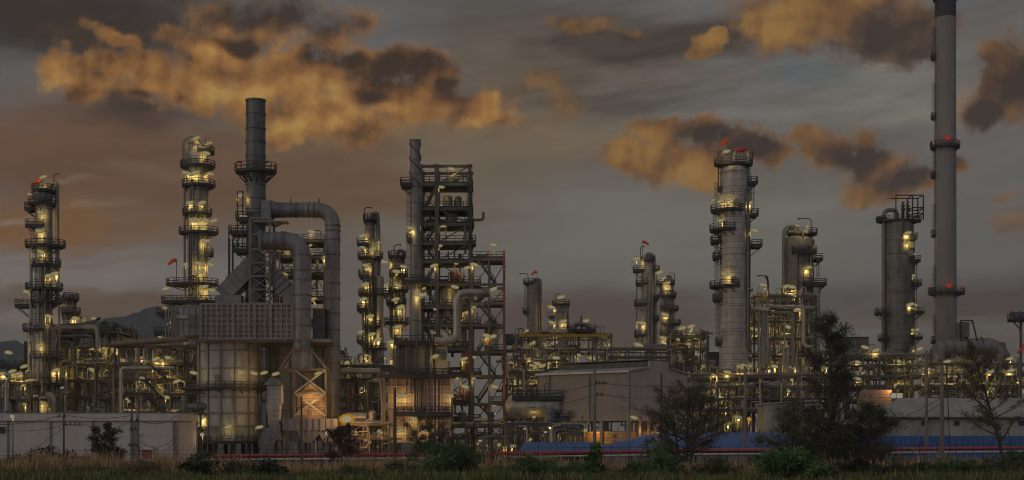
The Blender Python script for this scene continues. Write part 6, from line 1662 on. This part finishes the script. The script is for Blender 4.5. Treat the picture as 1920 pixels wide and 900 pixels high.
B_('wide dark green bush at the lower right of the centre bush', 985, 866, 0, 62, 138, 2600, 120, L_grn[:2], 0.42, wide=0.22)
B_('straggling green bush below the upright sapling', 1090, 872, 0, 58, 136, 2400, 121, L_grn[:2], 0.4, wide=0.22)
B_('low green bush below the cascading one', 1205, 868, 0, 46, 139, 2200, 122, L_grn[:2], 0.44, wide=0.24)
B_('olive green bush below the lean-to roof', 1668, 874, 0, 46, 136, 2000, 123, [L_grn[0],L_grn[2]], 0.36)
B_('low olive bush between the leafy pole bush and the right edge', 1848, 872, 0, 60, 137, 2600, 124, [L_grn[0],L_grn[2]], 0.36)
B_('dry olive scrub patch in the reeds at the left', 170, 872, 0, 44, 146, 1600, 125, [L_olive[0],L_grn[0]], 0.34, wide=0.25)
B_('dry olive scrub patch before the floodlight', 660, 874, 0, 48, 144, 1600, 126, [L_olive[0],L_grn[0]], 0.34, wide=0.25)

B_('dark dense scrub hiding the foot of the casuarina', 1572, 800, 0, 46, 164, 3600, 130, [L_cas[0],L_cas[1],L_grn[0]], 0.5, wide=0.16, nclump=34)
B_('olive scrub on the left side of the casuarina foot', 1505, 812, 0, 44, 166, 3000, 131, [L_olive[0],L_grn[0],L_cas[1]], 0.5, wide=0.16, nclump=34)
B_('brownish scrub right of the casuarina foot', 1640, 822, 0, 38, 163, 2400, 132, [L_olive[0],L_cas[1],L_olive[1]], 0.5, wide=0.16, nclump=30)
B_('ragged olive weeds in the reeds before the low grey building', 268, 862, 0, 40, 144, 1500, 134, [L_olive[0],L_grn[0],L_olive[1]], 0.42, wide=0.18, nclump=16)
B_('ragged brownish weeds in the reeds before the cylindrical heater', 436, 862, 0, 34, 147, 1300, 135, [L_olive[1],L_grn[2]], 0.42, wide=0.18, nclump=14)
B_('ragged weeds in the reeds left of the centre bush', 742, 860, 0, 36, 146, 1400, 136, [L_olive[0],L_grn[2]], 0.42, wide=0.18, nclump=14)
B_('ragged green weeds between the cascading bush and the bright one', 1345, 860, 0, 48, 144, 1800, 137, [L_olive[0],L_grn[0],L_grn[2]], 0.42, wide=0.18, nclump=18)
B_('tall green weeds at the very right edge', 1912, 838, 0, 30, 158, 1500, 133, [L_grn[0],L_olive[0]], 0.4, wide=0.2)

# reeds and grass: nobody could count them
def sward(name, label, d0, d1, n, h0, h1, w, mats, seed, patchy, clump, dens=None, plume=None):
    g = np.random.default_rng(seed); Dv = d0+(d1-d0)*g.random(n); xp = -40+2010*g.random(n)
    X = (xp-960)*Dv/F
    f = np.sin(X*0.31+Dv*.4)+np.sin(X*0.13+1.7)+np.sin(X*0.83+Dv*.21)*.7
    keep = (f+g.normal(size=n)*1.2) > patchy
    X, Dv, f, xp = X[keep], Dv[keep], f[keep], xp[keep]
    if dens is not None:
        k2 = g.random(len(X)) < dens(xp); X, Dv, f, xp = X[k2], Dv[k2], f[k2], xp[k2]
    m = len(X); hh = (h0+(h1-h0)*g.random(m)**1.6)*np.clip(1+0.26*f, 0.35, 1.7)
    p = np.stack([X,Dv,np.zeros(m)],1); d = np.stack([g.normal(size=m)*.22,g.normal(size=m)*.22,np.ones(m)],1)
    mi = (g.random(m)*len(mats)).astype(int)
    o = blades(name, p, d, hh, w, mats, None, seed+1, mi, curl=0.12); tag(o, label, 'grass', kind='stuff')
    return o
L_reed = [leafmat('dry_reed', (0.50,0.315,0.16), sc=.6), leafmat('dry_reed_dark', (0.34,0.215,0.11), sc=.6), leafmat('reed_green', (0.25,0.215,0.085), sc=.6), leafmat('reed_plume', (0.56,0.33,0.20), sc=.6)]
L_gras = [leafmat('grass_blade', (0.15,0.17,0.05), sc=.6), leafmat('grass_blade_pale', (0.28,0.25,0.09), sc=.6), leafmat('grass_blade_dark', (0.085,0.105,0.035), sc=.6)]
def dens_reed(xp):
    return np.where((xp < 760) | ((xp > 1250) & (xp < 1420)), 1.0, 0.45)
sward('reeds', 'tall dry brown reeds filling the field behind the grass', 149, 178, 30000, 0.8, 2.3, 0.12, L_reed, 201, -1.6, 0, dens_reed)
sward('grass', 'short green grass along the front edge of the field', 128, 152, 40000, 0.5, 1.25, 0.085, L_gras, 203, -2.4, 0)
b = MB(); b.add([(-70,120,0.012),(70,120,0.012),(90,186,0.012),(-90,186,0.012)],[(0,1,2,3)]); tag(b.build('field', plain('field_soil', (0.045,0.042,0.022), 0.4, 0.5), smooth=False), 'dark grassy field soil before the pipelines', 'ground', kind='structure')

# ------------------------------------------------------------------ evening haze
hm = bpy.data.materials.new('evening_haze'); hm.use_nodes = True; nt = hm.node_tree; nt.nodes.clear()
pv = nt.nodes.new('ShaderNodeVolumePrincipled'); oo = nt.nodes.new('ShaderNodeOutputMaterial'); nt.links.new(pv.outputs[0], oo.inputs['Volume'])
pv.inputs['Color'].default_value = (0.80,0.84,0.92,1); pv.inputs['Density'].default_value = 0.00012; pv.inputs['Anisotropy'].default_value = 0.0
b = MB(); b.bb(-2500,2500,-260,3500,-1.0,330.0); tag(b.build('haze', hm, smooth=False), 'thin evening haze over the plant', 'haze', kind='stuff')
hm.cycles.homogeneous_volume = True
